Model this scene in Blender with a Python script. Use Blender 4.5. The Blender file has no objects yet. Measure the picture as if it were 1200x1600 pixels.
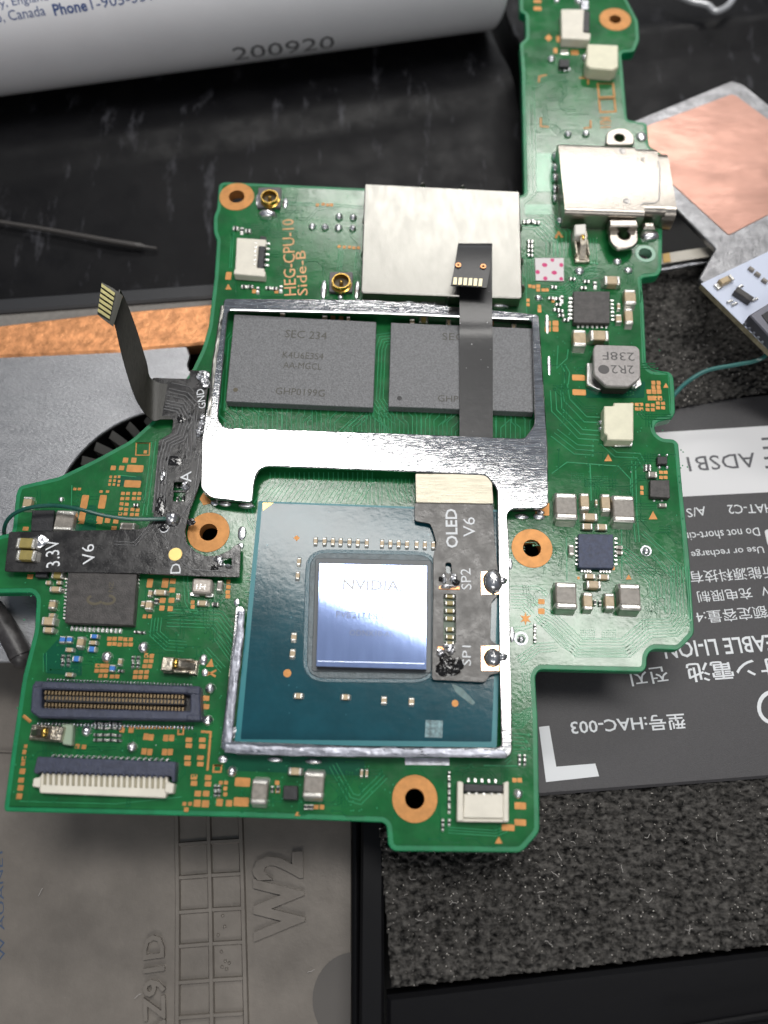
import bpy, math, random
from mathutils import Vector, Matrix, noise
from mathutils.geometry import tessellate_polygon
random.seed(7)
R = math.radians
SC = bpy.context.scene
COL = SC.collection
# ---------------------------------------------------------------- camera (1 unit = 1 cm of the real things)
TILT = R(21.3); DIST = 6.25; FPX = 1256.0
CAMP = Vector((0, -DIST*math.sin(TILT), DIST*math.cos(TILT)))
RIGHT = Vector((1, 0, 0)); UPV = Vector((0, math.cos(TILT), math.sin(TILT))); FWD = Vector((0, math.sin(TILT), -math.cos(TILT)))
def ray(px, py):
    return (RIGHT*((px-600)/FPX) + UPV*(-(py-800)/FPX) + FWD)
def W(px, py, z=0.0):
    "measured point of the photograph -> where it lies on the level plane of height z"
    d = ray(px, py); t = (z-CAMP.z)/d.z
    p = CAMP + d*t
    return Vector((p.x, p.y, z))
cd = bpy.data.cameras.new('camera'); cam = bpy.data.objects.new('camera', cd); COL.objects.link(cam)
cam.location = CAMP; cam.rotation_euler = (TILT, 0, 0)
cd.sensor_fit = 'VERTICAL'; cd.sensor_height = 36; cd.lens = 36*FPX/1600
cd.clip_start = 0.05; cd.clip_end = 400
cd.dof.use_dof = True
cd.dof.focus_distance = (W(600, 770, 0.05)-CAMP).dot(FWD)
cd.dof.aperture_fstop = 0.25
SC.camera = cam
# ---------------------------------------------------------------- world + lamps
w = bpy.data.worlds.new("World"); SC.world = w; w.use_nodes = True
nt = w.node_tree; bg = nt.nodes['Background']
tc = nt.nodes.new('ShaderNodeTexCoord'); sx = nt.nodes.new('ShaderNodeSeparateXYZ'); rp = nt.nodes.new('ShaderNodeValToRGB')
nt.links.new(tc.outputs['Generated'], sx.inputs[0]); nt.links.new(sx.outputs['Z'], rp.inputs[0]); nt.links.new(rp.outputs[0], bg.inputs[0])
rp.color_ramp.elements[0].color = (.20, .19, .19, 1); rp.color_ramp.elements[1].color = (.33, .37, .44, 1)
rp.color_ramp.elements[0].position = .0; rp.color_ramp.elements[1].position = .9
bg.inputs[1].default_value = 0.33
def mirror_spot(px, py, H):
    "where a lamp must hang for a level surface to mirror it towards the camera from this point"
    p = W(px, py, 0); d = p-CAMP; d.z = -d.z
    return p + d*(H/d.z)
def lamp(name, a, b, half, H, radiance, col):
    A = mirror_spot(*a, H); B = mirror_spot(*b, H)
    m = ((a[0]+b[0])/2, (a[1]+b[1])/2)
    dx, dy = b[0]-a[0], b[1]-a[1]; l = math.hypot(dx, dy); nx, ny = -dy/l, dx/l
    P = mirror_spot(m[0]+nx*half, m[1]+ny*half, H); Q = mirror_spot(m[0]-nx*half, m[1]-ny*half, H)
    ld = bpy.data.lights.new(name, 'AREA'); ld.shape = 'RECTANGLE'
    ld.size = (B-A).length; ax = (B-A).normalized()
    wv = Q-P; wv = wv-ax*wv.dot(ax); ld.size_y = wv.length
    ld.energy = radiance*math.pi*ld.size*ld.size_y
    ld.color = col
    o = bpy.data.objects.new(name, ld); COL.objects.link(o)
    c = (A+B+P+Q)/4
    zc = Vector((0, 0, 1)); yv = zc.cross(ax)
    o.matrix_world = Matrix((( ax.x, yv.x, 0, c.x), (ax.y, yv.y, 0, c.y), (0, 0, 1, c.z), (0, 0, 0, 1)))
    return o
lamp('tube_lamp', (330, 770), (1150, 1095), 84, 36, 12.5, (1, .975, .94))
lamp('ceiling_lamp', (470, 284), (1120, 284), 72, 36, 12.0, (1, .975, .94))
lamp('back_fill_lamp', (300, -560), (1000, -560), 170, 36, 2.2, (.93, .97, 1))  # added soft fill from behind, no known source there
lamp('front_fill_lamp', (-300, 4200), (1500, 4200), 1300, 36, 4.0, (1, .98, .95))  # added fill from the camera side to brighten the white tube
SC.view_settings.view_transform = 'Standard'; SC.view_settings.look = 'None'; SC.view_settings.exposure = 0.45; SC.view_settings.gamma = 1
SC.cycles.use_denoising = True
SC.cycles.max_bounces = 6
# ---------------------------------------------------------------- materials
MATS = {}
def mat(name, col, rough=.5, metal=0., var=0., vscale=20, bump=0., bscale=60, col2=None, dust=0., coat=0., rvar=0., stretch=None, spec=.5, ang=0, trans=0, detail=4, dscale=9, dcol=(.75, .75, .72), smudge=0):
    if name in MATS: return MATS[name]
    m = bpy.data.materials.new(name); m.use_nodes = True; n = m.node_tree; N = n.nodes; L = n.links
    p = N['Principled BSDF']; geo = N.new('ShaderNodeNewGeometry')
    mp = N.new('ShaderNodeMapping'); L.new(geo.outputs['Position'], mp.inputs[0])
    mp.inputs['Rotation'].default_value[2] = ang
    if stretch: mp.inputs['Scale'].default_value = stretch
    p.inputs['Roughness'].default_value = rough; p.inputs['Metallic'].default_value = metal
    p.inputs['Specular IOR Level'].default_value = spec
    if trans: p.inputs['Subsurface Weight'].default_value = trans; p.inputs['Subsurface Radius'].default_value = (.05, .05, .05)
    if coat: p.inputs['Coat Weight'].default_value = coat; p.inputs['Coat Roughness'].default_value = .08
    c = (*col, 1); out = None
    def tex(scale, det=detail):
        t = N.new('ShaderNodeTexNoise'); t.inputs['Scale'].default_value = scale; t.inputs['Detail'].default_value = det; t.inputs['Roughness'].default_value = .6
        L.new(mp.outputs[0], t.inputs['Vector']); return t
    p.inputs['Base Color'].default_value = c
    if var or col2:
        t = tex(vscale); mr = N.new('ShaderNodeMapRange'); mr.inputs[1].default_value = .35; mr.inputs[2].default_value = .65
        L.new(t.outputs['Fac'], mr.inputs[0])
        mx = N.new('ShaderNodeMix'); mx.data_type = 'RGBA'; L.new(mr.outputs[0], mx.inputs[0])
        if col2: a, b = col, col2
        else: a = [v*(1-var) for v in col]; b = [min(1, v*(1+var)) for v in col]
        mx.inputs[6].default_value = (*a, 1); mx.inputs[7].default_value = (*b, 1)
        out = mx.outputs[2]; L.new(out, p.inputs['Base Color'])
    if dust:
        v = N.new('ShaderNodeTexVoronoi'); v.inputs['Scale'].default_value = dscale; L.new(geo.outputs['Position'], v.inputs['Vector'])
        t2 = N.new('ShaderNodeTexNoise'); t2.inputs['Scale'].default_value = 2.2; L.new(geo.outputs['Position'], t2.inputs['Vector'])
        mu = N.new('ShaderNodeMath'); mu.operation = 'MULTIPLY'; L.new(t2.outputs['Fac'], mu.inputs[0]); mu.inputs[1].default_value = dust
        lt = N.new('ShaderNodeMath'); lt.operation = 'LESS_THAN'; L.new(v.outputs['Distance'], lt.inputs[0]); L.new(mu.outputs[0], lt.inputs[1])
        mx = N.new('ShaderNodeMix'); mx.data_type = 'RGBA'; L.new(lt.outputs[0], mx.inputs[0])
        if out: L.new(out, mx.inputs[6])
        else: mx.inputs[6].default_value = c
        mx.inputs[7].default_value = (*dcol, 1); L.new(mx.outputs[2], p.inputs['Base Color'])
    if smudge:
        mp2 = N.new('ShaderNodeMapping'); L.new(geo.outputs['Position'], mp2.inputs[0]); mp2.inputs['Scale'].default_value = (3.2, .8, 1); mp2.inputs['Rotation'].default_value[2] = .15
        t3 = N.new('ShaderNodeTexNoise'); t3.inputs['Scale'].default_value = 1.6; t3.inputs['Detail'].default_value = 6; t3.inputs['Roughness'].default_value = .7; L.new(mp2.outputs[0], t3.inputs['Vector'])
        mr3 = N.new('ShaderNodeMapRange'); mr3.inputs[1].default_value = .58; mr3.inputs[2].default_value = .80; mr3.inputs[4].default_value = smudge; L.new(t3.outputs['Fac'], mr3.inputs[0])
        mx = N.new('ShaderNodeMix'); mx.data_type = 'RGBA'; L.new(mr3.outputs[0], mx.inputs[0])
        if out: L.new(out, mx.inputs[6])
        mx.inputs[7].default_value = (.30, .30, .34, 1); out = mx.outputs[2]; L.new(out, p.inputs['Base Color'])
    if rvar:
        t = tex(vscale*1.7); mr = N.new('ShaderNodeMapRange'); mr.inputs[1].default_value = .35; mr.inputs[2].default_value = .65
        mr.inputs[3].default_value = max(.02, rough-rvar); mr.inputs[4].default_value = rough+rvar
        L.new(t.outputs['Fac'], mr.inputs[0]); L.new(mr.outputs[0], p.inputs['Roughness'])
    if bump:
        t = tex(bscale); b = N.new('ShaderNodeBump'); b.inputs['Strength'].default_value = bump; b.inputs['Distance'].default_value = .01
        L.new(t.outputs['Fac'], b.inputs['Height']); L.new(b.outputs[0], p.inputs['Normal'])
        if coat: L.new(b.outputs[0], p.inputs['Coat Normal'])
    MATS[name] = m; return m
mask = mat('solder_mask', (.011, .125, .034), .15, var=.22, vscale=4, bump=.10, bscale=34, dust=.05, dscale=6, spec=.6, rvar=.04)
mask_lt = mat('mask_over_copper_sheen', (.038, .28, .12), .16, var=.15, vscale=5, bump=.08, bscale=30, spec=.6)  # mask over copper, brightened further to paint in the mint lamp reflection
mask_dk = mat('solder_mask_bare', (.002, .085, .040), .16, bump=.08, bscale=34, spec=.6)
edge_g = mat('board_edge_resin', (.004, .20, .075), .38, var=.15, vscale=8, trans=.2)
copper = mat('gold_plated_copper', (.50, .23, .07), .48, .45, var=.12, vscale=14, bump=.15, bscale=60)
gold = mat('gold', (.60, .39, .10), .25, 1., var=.1)
solder = mat('solder', (.86, .86, .88), .30, 1., bump=.12, bscale=25, rvar=.08)
solder_dull = mat('solder_dull', (.55, .56, .60), .38, 1., bump=.6, bscale=40, var=.25, vscale=12)
tin = mat('tin_terminal', (.78, .77, .74), .28, 1., bump=.25, bscale=50, var=.08)
tin_c = mat('tin_capacitor_end', (.70, .68, .63), .34, .8, bump=.3, bscale=60, var=.1)
ceram = mat('beige_ceramic', (.47, .36, .22), .4, var=.12, vscale=25, bump=.1)
ceram_g = mat('grey_ceramic', (.26, .235, .205), .4, var=.18, vscale=30, bump=.2)
ceram_y = mat('yellow_brown_ceramic', (.30, .24, .07), .4, var=.12, bump=.1)
ceram_b = mat('blue_resistor', (.05, .20, .58), .35)
ceram_k = mat('black_resistor', (.02, .02, .022), .4)
epoxy = mat('chip_epoxy', (.150, .153, .160), .48, var=.24, vscale=75, bump=.55, bscale=90, spec=.6, detail=2)
epoxy_b = mat('brown_black_epoxy', (.055, .05, .048), .5, var=.35, vscale=20, bump=.35, bscale=80)
epoxy_n = mat('navy_epoxy', (.03, .042, .09), .42, var=.3, vscale=30, bump=.4, bscale=90)
epoxy_k = mat('black_epoxy', (.018, .018, .02), .5, bump=.3, bscale=80, var=.3)
laser = mat('laser_marking', (.108, .104, .093), .7, spec=.2)
laser_l = mat('faint_marking', (.10, .085, .055), .6)
cream = mat('cream_plastic', (.74, .70, .60), .45, var=.05, vscale=10, bump=.1, bscale=50)
ivory = mat('ivory_plastic', (.76, .73, .55), .45, var=.05, vscale=10, bump=.1, bscale=50)
blackp = mat('black_plastic', (.018, .018, .021), .42, bump=.2, bscale=60)
navyp = mat('slate_plastic', (.045, .052, .085), .45, var=.2, vscale=22, bump=.3, bscale=60)
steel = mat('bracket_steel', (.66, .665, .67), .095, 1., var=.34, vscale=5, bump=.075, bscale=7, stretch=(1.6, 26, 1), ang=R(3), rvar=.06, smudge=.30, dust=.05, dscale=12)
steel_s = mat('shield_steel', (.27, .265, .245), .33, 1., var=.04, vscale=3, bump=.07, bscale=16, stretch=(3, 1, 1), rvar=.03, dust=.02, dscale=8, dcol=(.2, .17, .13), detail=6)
steel_u = mat('port_steel', (.42, .385, .345), .30, 1., var=.06, vscale=5, bump=.2, bscale=45)
silver = mat('solder_rail', (.36, .37, .42), .48, 1., var=.22, vscale=12, bump=.9, bscale=18, rvar=.12)
pkg = mat('package_blue_mask', (.008, .066, .088), .14, var=.12, vscale=4, bump=.09, bscale=16, dust=.11, dscale=9, dcol=(.05, .17, .21), spec=.45)
pkg_e = mat('package_edge', (.006, .19, .22), .35)
under = mat('underfill', (.12, .155, .17), .35, var=.2, vscale=14, bump=.6, bscale=40)
die_m = mat('die_silicon', (.36, .48, .84), .07, .65, var=.06, vscale=4, bump=.02, bscale=12, stretch=(4, .6, 1))  # blue reflection of the surroundings is put into the base colour
die_t = mat('die_laser', (.17, .18, .23), .55)
film = mat('polyimide_film', (.020, .019, .019), .26, var=.35, vscale=5, bump=.25, bscale=14, dust=.035, dscale=9, rvar=.1, spec=.6)
film_g = mat('grey_film', (.085, .080, .074), .34, var=.16, vscale=7, bump=.35, bscale=18, rvar=.08)
stiff = mat('stiffener', (.42, .39, .31), .38, .6, var=.12, vscale=10, bump=.25, bscale=20, stretch=(.5, 5, 1))
white_ink = mat('white_ink', (.72, .74, .76), .6)
copper_ink = mat('copper_ink', (.62, .34, .16), .45, .3, var=.15)
flux = mat('burnt_flux', (.012, .011, .011), .12, bump=.6, bscale=14, coat=.6)
wire_m = mat('green_insulation', (.010, .085, .065), .3, var=.1)

# ---------------------------------------------------------------- mesh builder
class MB:
    def __init__(s): s.v = []; s.f = []; s.m = []
    def add(s, vs, fs, mi=0):
        b = len(s.v); s.v += [tuple(v) for v in vs]; s.f += [tuple(i+b for i in f) for f in fs]; s.m += [mi]*len(fs)
    def box(s, x0, x1, y0, y1, z0, z1, mi=0, bev=0):
        s.prism([(x0, y0), (x1, y0), (x1, y1), (x0, y1)], z0, z1, bev, mi=mi)
    def prism(s, poly, z0, z1, bev=0, holes=(), mi=0, side=None, bottom=False):
        loops = [ccw(poly)] + [ccw(h)[::-1] for h in holes]
        side = mi if side is None else side
        top = []
        for lp in loops:
            n = len(lp)
            rings = [[(x, y, z0) for x, y in lp]]
            if bev:
                rings.append([(x, y, z1-bev) for x, y in lp])
                rings.append([(x, y, z1) for x, y in inset(lp, bev)])
            else: rings.append([(x, y, z1) for x, y in lp])
            b = len(s.v)
            for r in rings: s.v += r
            for k in range(len(rings)-1):
                for i in range(n):
                    j = (i+1) % n
                    s.f.append((b+k*n+i, b+k*n+j, b+(k+1)*n+j, b+(k+1)*n+i)); s.m.append(side if k == 0 else mi)
            top.append((b+(len(rings)-1)*n, rings[-1], b, rings[0]))
        def cap(idx, flip):
            ls = [t[1+2*idx] for t in top]; ids = []
            for t, l in zip(top, ls): ids += [t[2*idx]+i for i in range(len(l))]
            if len(ls) == 1 and len(ls[0]) == 4: fs = [(0, 1, 2, 3)]
            else: fs = tessellate_polygon([[Vector(p) for p in l] for l in ls])
            flat = [p for l in ls for p in l]
            for f in fs:
                a, b_, c = [Vector(flat[i]) for i in f[:3]]
                up = (b_-a).cross(c-a).z > 0
                f = tuple(f) if up != flip else tuple(f)[::-1]
                s.f.append(tuple(ids[i] for i in f)); s.m.append(mi if not flip else side)
        cap(0, False)
        if bottom: cap(1, True)
    def cyl(s, x, y, z0, z1, r0, r1=None, n=24, mi=0, cap=True):
        r1 = r0 if r1 is None else r1; b = len(s.v)
        for z, r in ((z0, r0), (z1, r1)):
            for i in range(n):
                a = 2*math.pi*i/n; s.v.append((x+r*math.cos(a), y+r*math.sin(a), z))
        for i in range(n): j = (i+1) % n; s.f.append((b+i, b+j, b+n+j, b+n+i)); s.m.append(mi)
        if cap: s.f.append(tuple(b+n+i for i in range(n))); s.m.append(mi)
    def lathe(s, x, y, prof, n=28, mi=0):
        b = len(s.v)
        for r, z in prof:
            for i in range(n):
                a = 2*math.pi*i/n; s.v.append((x+r*math.cos(a), y+r*math.sin(a), z))
        for k in range(len(prof)-1):
            for i in range(n):
                j = (i+1) % n; s.f.append((b+k*n+i, b+k*n+j, b+(k+1)*n+j, b+(k+1)*n+i)); s.m.append(mi)
    def dome(s, x, y, z, rx, ry, h, mi=0, seg=16, rings=7, wob=0., rot=0.):
        b = len(s.v); cr, sr = math.cos(rot), math.sin(rot); sd = random.random()*50
        for k in range(rings):
            t = math.pi/2*k/rings*1.0
            for i in range(seg):
                a = 2*math.pi*i/seg
                q = 1+wob*noise.noise(Vector((math.cos(a)*1.6+sd, math.sin(a)*1.6, t*2)))
                X = rx*math.cos(t)*math.cos(a)*q; Y = ry*math.cos(t)*math.sin(a)*q
                s.v.append((x+X*cr-Y*sr, y+X*sr+Y*cr, z+h*math.sin(t)*q))
        s.v.append((x, y, z+h))
        for k in range(rings-1):
            for i in range(seg):
                j = (i+1) % seg; s.f.append((b+k*seg+i, b+k*seg+j, b+(k+1)*seg+j, b+(k+1)*seg+i)); s.m.append(mi)
        t = b+rings*seg; k = b+(rings-1)*seg
        for i in range(seg): s.f.append((k+i, k+(i+1) % seg, t)); s.m.append(mi)
    def strip(s, pts, widths, th, mi=0, side=Vector((1, 0, 0))):
        "flat band along 3-D points; widths along 'side' vectors"
        n = len(pts); b = len(s.v)
        for i, p in enumerate(pts):
            p = Vector(p); q = Vector(pts[min(n-1, i+1)])-Vector(pts[max(0, i-1)]); q.normalize()
            sd = side[i] if isinstance(side, list) else side
            sd = Vector(sd).normalized(); nn = q.cross(sd).normalized()
            if nn.length < .1: nn = Vector((0, 0, 1))
            wd = widths[i] if isinstance(widths, list) else widths
            for a, c in ((-1, 0), (1, 0), (1, -1), (-1, -1)):
                s.v.append(tuple(p+sd*(a*wd/2)-nn*(c*th)))
        for i in range(n-1):
            for k in range(4):
                l = (k+1) % 4; s.f.append((b+4*i+k, b+4*i+l, b+4*i+4+l, b+4*i+4+k)); s.m.append(mi)
        s.f.append((b, b+3, b+2, b+1)); e = b+4*(n-1); s.f.append((e, e+1, e+2, e+3)); s.m += [mi, mi]
    def tube(s, pts, r, n=10, mi=0, cap=True):
        pts = [Vector(p) for p in pts]; b = len(s.v); m = len(pts)
        for i, p in enumerate(pts):
            q = (pts[min(m-1, i+1)]-pts[max(0, i-1)]).normalized()
            u = q.cross(Vector((0, 0, 1)));
            if u.length < .05: u = q.cross(Vector((1, 0, 0)))
            u.normalize(); v = q.cross(u)
            rr = r[i] if isinstance(r, list) else r
            for k in range(n):
                a = 2*math.pi*k/n; s.v.append(tuple(p+u*(rr*math.cos(a))+v*(rr*math.sin(a))))
        for i in range(m-1):
            for k in range(n):
                l = (k+1) % n; s.f.append((b+n*i+k, b+n*i+l, b+n*i+n+l, b+n*i+n+k)); s.m.append(mi)
        if cap:
            s.f.append(tuple(b+k for k in range(n))[::-1]); s.f.append(tuple(b+n*(m-1)+k for k in range(n))); s.m += [mi, mi]
    def mesh(s, name, mats, smooth=True, angle=35):
        me = bpy.data.meshes.new(name); me.from_pydata(s.v, [], s.f)
        for m in (mats if isinstance(mats, (list, tuple)) else [mats]): me.materials.append(m)
        me.polygons.foreach_set('material_index', s.m)
        if smooth:
            me.polygons.foreach_set('use_smooth', [True]*len(s.f)); me.update(); me.set_sharp_from_angle(angle=R(angle))
        me.update(); return me
    def build(s, name, mats, parent=None, smooth=True, centre=True, loc=None, rot=0, angle=35):
        if centre and loc is None and s.v:
            xs = [v[0] for v in s.v]; ys = [v[1] for v in s.v]; zs = [v[2] for v in s.v]
            c = ((min(xs)+max(xs))/2, (min(ys)+max(ys))/2, min(zs))
            s.v = [(v[0]-c[0], v[1]-c[1], v[2]-c[2]) for v in s.v]; loc = c
        return link(name, s.mesh(name, mats, smooth, angle), parent, loc or (0, 0, 0), rot)
def link(name, me, parent=None, loc=(0, 0, 0), rot=0, scale=None):
    o = bpy.data.objects.new(name, me); COL.objects.link(o)
    loc = Vector(loc)
    if parent is not None:
        o.parent = parent
        if parent.type == 'MESH' and not parent.get('_local'):
            loc = loc-world_loc(parent)
        elif parent.type == 'EMPTY': loc = loc-world_loc(parent)
    o.location = loc; o.rotation_euler = (0, 0, rot)
    if scale: o.scale = scale
    return o
def world_loc(o):
    v = Vector(o.location)
    while o.parent: o = o.parent; v = v+Vector(o.location)
    return v
def ccw(p):
    p = [(q[0], q[1]) for q in p]
    a = sum(p[i][0]*p[(i+1) % len(p)][1]-p[(i+1) % len(p)][0]*p[i][1] for i in range(len(p)))
    return p if a > 0 else p[::-1]
def inset(lp, d):
    "move every vertex d to the left of the loop direction"
    n = len(lp); out = []
    for i in range(n):
        a = Vector(lp[i-1]); b = Vector(lp[i]); c = Vector(lp[(i+1) % n])
        e1 = b-a; e2 = c-b
        if e1.length < 1e-9: e1 = e2
        if e2.length < 1e-9: e2 = e1
        e1 = e1.normalized(); e2 = e2.normalized()
        n1 = Vector((-e1.y, e1.x)); n2 = Vector((-e2.y, e2.x)); m = n1+n2
        if m.length < 1e-6: m = n1
        m.normalize(); k = max(.35, m.dot(n1))
        out.append(tuple(b+m*(d/k)))
    return out
def rounded(poly, r, seg=4):
    n = len(poly); out = []
    for i in range(n):
        a = Vector(poly[i-1][:2]); b = Vector(poly[i][:2]); c = Vector(poly[(i+1) % n][:2])
        d1 = (a-b); d2 = (c-b); rr = min(r, d1.length*.45, d2.length*.45)
        p = b+d1.normalized()*rr; q = b+d2.normalized()*rr
        for k in range(seg+1):
            t = k/seg; out.append(tuple(p*(1-t)**2+b*(2*t*(1-t))+q*t*t))
    return out
def Pw(pts, z=0): return [tuple(W(x, y, z)[:2]) for x, y in pts]
def ring_pts(c, r, n=28, ry=None):
    return [(c[0]+r*math.cos(2*math.pi*i/n), c[1]+(ry or r)*math.sin(2*math.pi*i/n)) for i in range(n)]
def empty(name, loc, label=None, cat=None, group=None, parent=None):
    o = bpy.data.objects.new(name, None); COL.objects.link(o); o.location = loc; o.empty_display_size = .1
    if parent: o.parent = parent; o.location = Vector(loc)-world_loc(parent)
    tag(o, label, cat, group); return o
def tag(o, label=None, cat=None, group=None, kind=None):
    if label: o['label'] = label
    if cat: o['category'] = cat
    if group: o['group'] = group
    if kind: o['kind'] = kind
    return o
PHI = -R(2.6)        # how the board is turned
def dims(px, py, w, h, z):
    a = W(px-w/2, py, z); b = W(px+w/2, py, z); c = W(px, py-h/2, z); d = W(px, py+h/2, z)
    return (b-a).length, (c-d).length
# ---------------------------------------------------------------- text
def text(body, p0, p1, h, z, m, parent, name='printed_text', thick=.0, bev=0., mono=False, spacing=1.0, bold=0.):
    c = bpy.data.curves.new('t', 'FONT'); c.body = body; c.space_character = spacing; c.resolution_u = 2
    c.offset = bold
    if thick: c.extrude = .5
    o = bpy.data.objects.new('t', c); COL.objects.link(o)
    dg = bpy.context.evaluated_depsgraph_get(); dg.update()
    me = bpy.data.meshes.new_from_object(o.evaluated_get(dg)); bpy.data.objects.remove(o); bpy.data.curves.remove(c)
    xs = [v.co.x for v in me.vertices]; ys = [v.co.y for v in me.vertices]
    x0, x1, y0, y1 = min(xs), max(xs), min(ys), max(ys)
    P0 = W(*p0, z); P1 = W(*p1, z); ax = (P1-P0); Ln = ax.length; ax.normalize(); up = Vector((-ax.y, ax.x, 0))
    dx, dy = p1[0]-p0[0], p1[1]-p0[1]; l = math.hypot(dx, dy)
    Q = W(p0[0]+dy/l*h, p0[1]-dx/l*h, z); H = abs((Q-P0).dot(up))
    for v in me.vertices:
        u = (v.co.x-x0)/(x1-x0)*Ln; t = (v.co.y-y0)/(y1-y0)*H
        v.co = ax*u+up*t+Vector((0, 0, (v.co.z+.5)*thick if thick else 0))
    me.materials.clear(); me.materials.append(m)
    return link(name, me, parent, P0)
# ================================================================ THE CIRCUIT BOARD
board = empty('circuit_board', (0, 0, -.09), 'green printed circuit board with metal bracket, chips and connectors, lying across everything', 'circuit board')
OUT = [(812, -30), (812, 18), (821, 22), (822, 60), (812, 68), (815, 110), (818, 250), (819, 305), (690, 300), (570, 294), (350, 284), (342, 288), (339, 327), (334, 338),
       (334, 364), (339, 374), (335, 435), (330, 475), (326, 510), (315, 547), (300, 578), (270, 622), (234, 661), (205, 687), (150, 717), (92, 745), (30, 759), (25, 772), (19, 832), (-25, 842),
       (-25, 927), (50, 926), (57, 935), (54, 985), (35, 1060), (20, 1160), (6, 1262), (8, 1268), (380, 1277), (598, 1285), (604, 1290), (607, 1322), (616, 1330), (815, 1332),
       (843, 1300), (842, 1235), (840, 1122), (836, 1056), (843, 1046), (1004, 1050), (1010, 1043), (1011, 1024), (1020, 1014), (1060, 1016), (1069, 1008), (1085, 990),
       (1082, 942), (1077, 867), (1067, 772), (1060, 692), (1053, 686), (1035, 685), (1025, 677), (1022, 667), (1027, 659), (1050, 654), (1055, 645), (1054, 610), (1052, 587), (1045, 580),
       (1019, 580), (1010, 572), (1006, 475), (1002, 434), (1028, 431), (1034, 422), (1035, 357), (1035, 240), (1014, 228), (1011, 192), (980, 187), (971, 82), (991, 81), (999, 62),
       (997, 32), (975, -10), (960, -30)]
OUTW = ccw(rounded(Pw(OUT), .035, 3))
HOLES = [(831, 857, 14.3), (326, 832, 14.3), (648, 1248, 15.5), (370, 308, 12.5), (961, 31, 9.5), (1008, 397, 10.5)]
def hole_w(h, z=0):
    c = W(h[0], h[1], z); return ring_pts(c, dims(h[0], h[1], h[2]*2, 5, z)[0]/2)
b = MB(); b.prism(OUTW, -.09, 0, .006, holes=[hole_w(h) for h in HOLES], bottom=True, side=0)
b.build('laminate', [edge_g], board, angle=30)
inn = inset(OUTW, .036)
b = MB(); b.prism(inn, .0005, .0035, holes=[hole_w((h[0], h[1], h[2]+1.5)) for h in HOLES]); b.build('solder_mask', [mask], board)
# darker bare zones without copper
def patch(pts, m, z=.0055, name='mask_patch', r=.01, th=.0015, par=None, holes=()):
    b = MB(); b.prism(rounded(Pw(pts), r, 2), z-th, z, holes=holes); return b.build(name, [m], par or board)
for p in ([(918, 597), (1008, 597), (1006, 622), (915, 622)], [(182, 744), (222, 744), (221, 760), (181, 760)], [(110, 830), (150, 832), (150, 790), (112, 790)],
          [(68, 1024), (90, 1000), (130, 1010), (128, 1056), (72, 1052)], [(350, 1172), (570, 1188), (570, 1212), (352, 1204)]):
    patch(p, mask_dk)
for p in ([(838, 240), (862, 240), (862, 300), (838, 300)], [(820, 320), (862, 320), (862, 336), (820, 336)]): patch(p, mask_lt)  # light patches paint in the mint lamp reflection on the arm
# screw rings
for x, y, r, ro in [(831, 857, 14.3, 32), (326, 832, 14.3, 33), (648, 1248, 15.5, 35.5), (370, 308, 12.5, 27), (961, 31, 9.5, 24.5)]:
    c = W(x, y); k = dims(x, y, 2, 2, 0)[0]/2
    b = MB(); b.prism(ring_pts(c, ro*k, 48), .003, .0075, .0015, holes=[ring_pts(c, (r-.4)*k, 48)])
    b.lathe(c.x, c.y, [((r-.4)*k, .007), ((r-.4)*k, -.092)][::-1], 48)
    b.build('screw_ring', [copper], board)
c = W(1008, 397); b = MB(); k = dims(1008, 397, 2, 2, 0)[0]/2
b.prism(ring_pts(c, 16*k, 40), .003, .007, holes=[ring_pts(c, 10.5*k, 40)]); b.lathe(c.x, c.y, [(10.4*k, -.09), (10.4*k, .007)], 40)
b.build('plated_hole', [mat('milky_mask', (.25, .45, .33), .2)], board)

# ---- shared small parts
CACHE = {}
def pad(x, y, w, h=None, m=None, rot=PHI, name='solder_pad', z=.0065):
    h = h or w; W_, H_ = dims(x, y, w, h, z)
    key = ('pad', m.name if m else '')
    if key not in CACHE:
        b = MB(); b.prism(rounded([(-.5, -.5), (.5, -.5), (.5, .5), (-.5, .5)], .12, 2), -.004, 0); CACHE[key] = b.mesh('solder_pad', [m or copper])
    return link(name, CACHE[key], board, W(x, y, z), rot, (W_, H_, 1))
def ball(x, y, d, hgt=.55, dh=None, name='solder_ball', m=None, z=.003, par=None, wob=0):
    W_, H_ = dims(x, y, d, (dh or d), z)
    if dh is None: H_ = W_
    key = 'ball%d' % (random.randrange(4))
    if key not in CACHE:
        b = MB(); b.dome(0, 0, 0, .5, .5, .5, seg=20, rings=8, wob=.10); CACHE[key] = b.mesh('solder_ball', [solder])
    return link(name, CACHE[key], par or board, W(x, y+d*.1, z), random.random()*6 if not dh else PHI, (W_, H_, W_*hgt*2))
def rbox(w, h, z0, z1, bev, r=.01, mb=None, mi=0, cx=0, cy=0):
    mb = mb or MB(); mb.prism(rounded([(cx-w/2, cy-h/2), (cx+w/2, cy-h/2), (cx+w/2, cy+h/2), (cx-w/2, cy+h/2)], r, 2), z0, z1, bev, mi=mi); return mb
def local(o): o['_local'] = 1; return o
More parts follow.
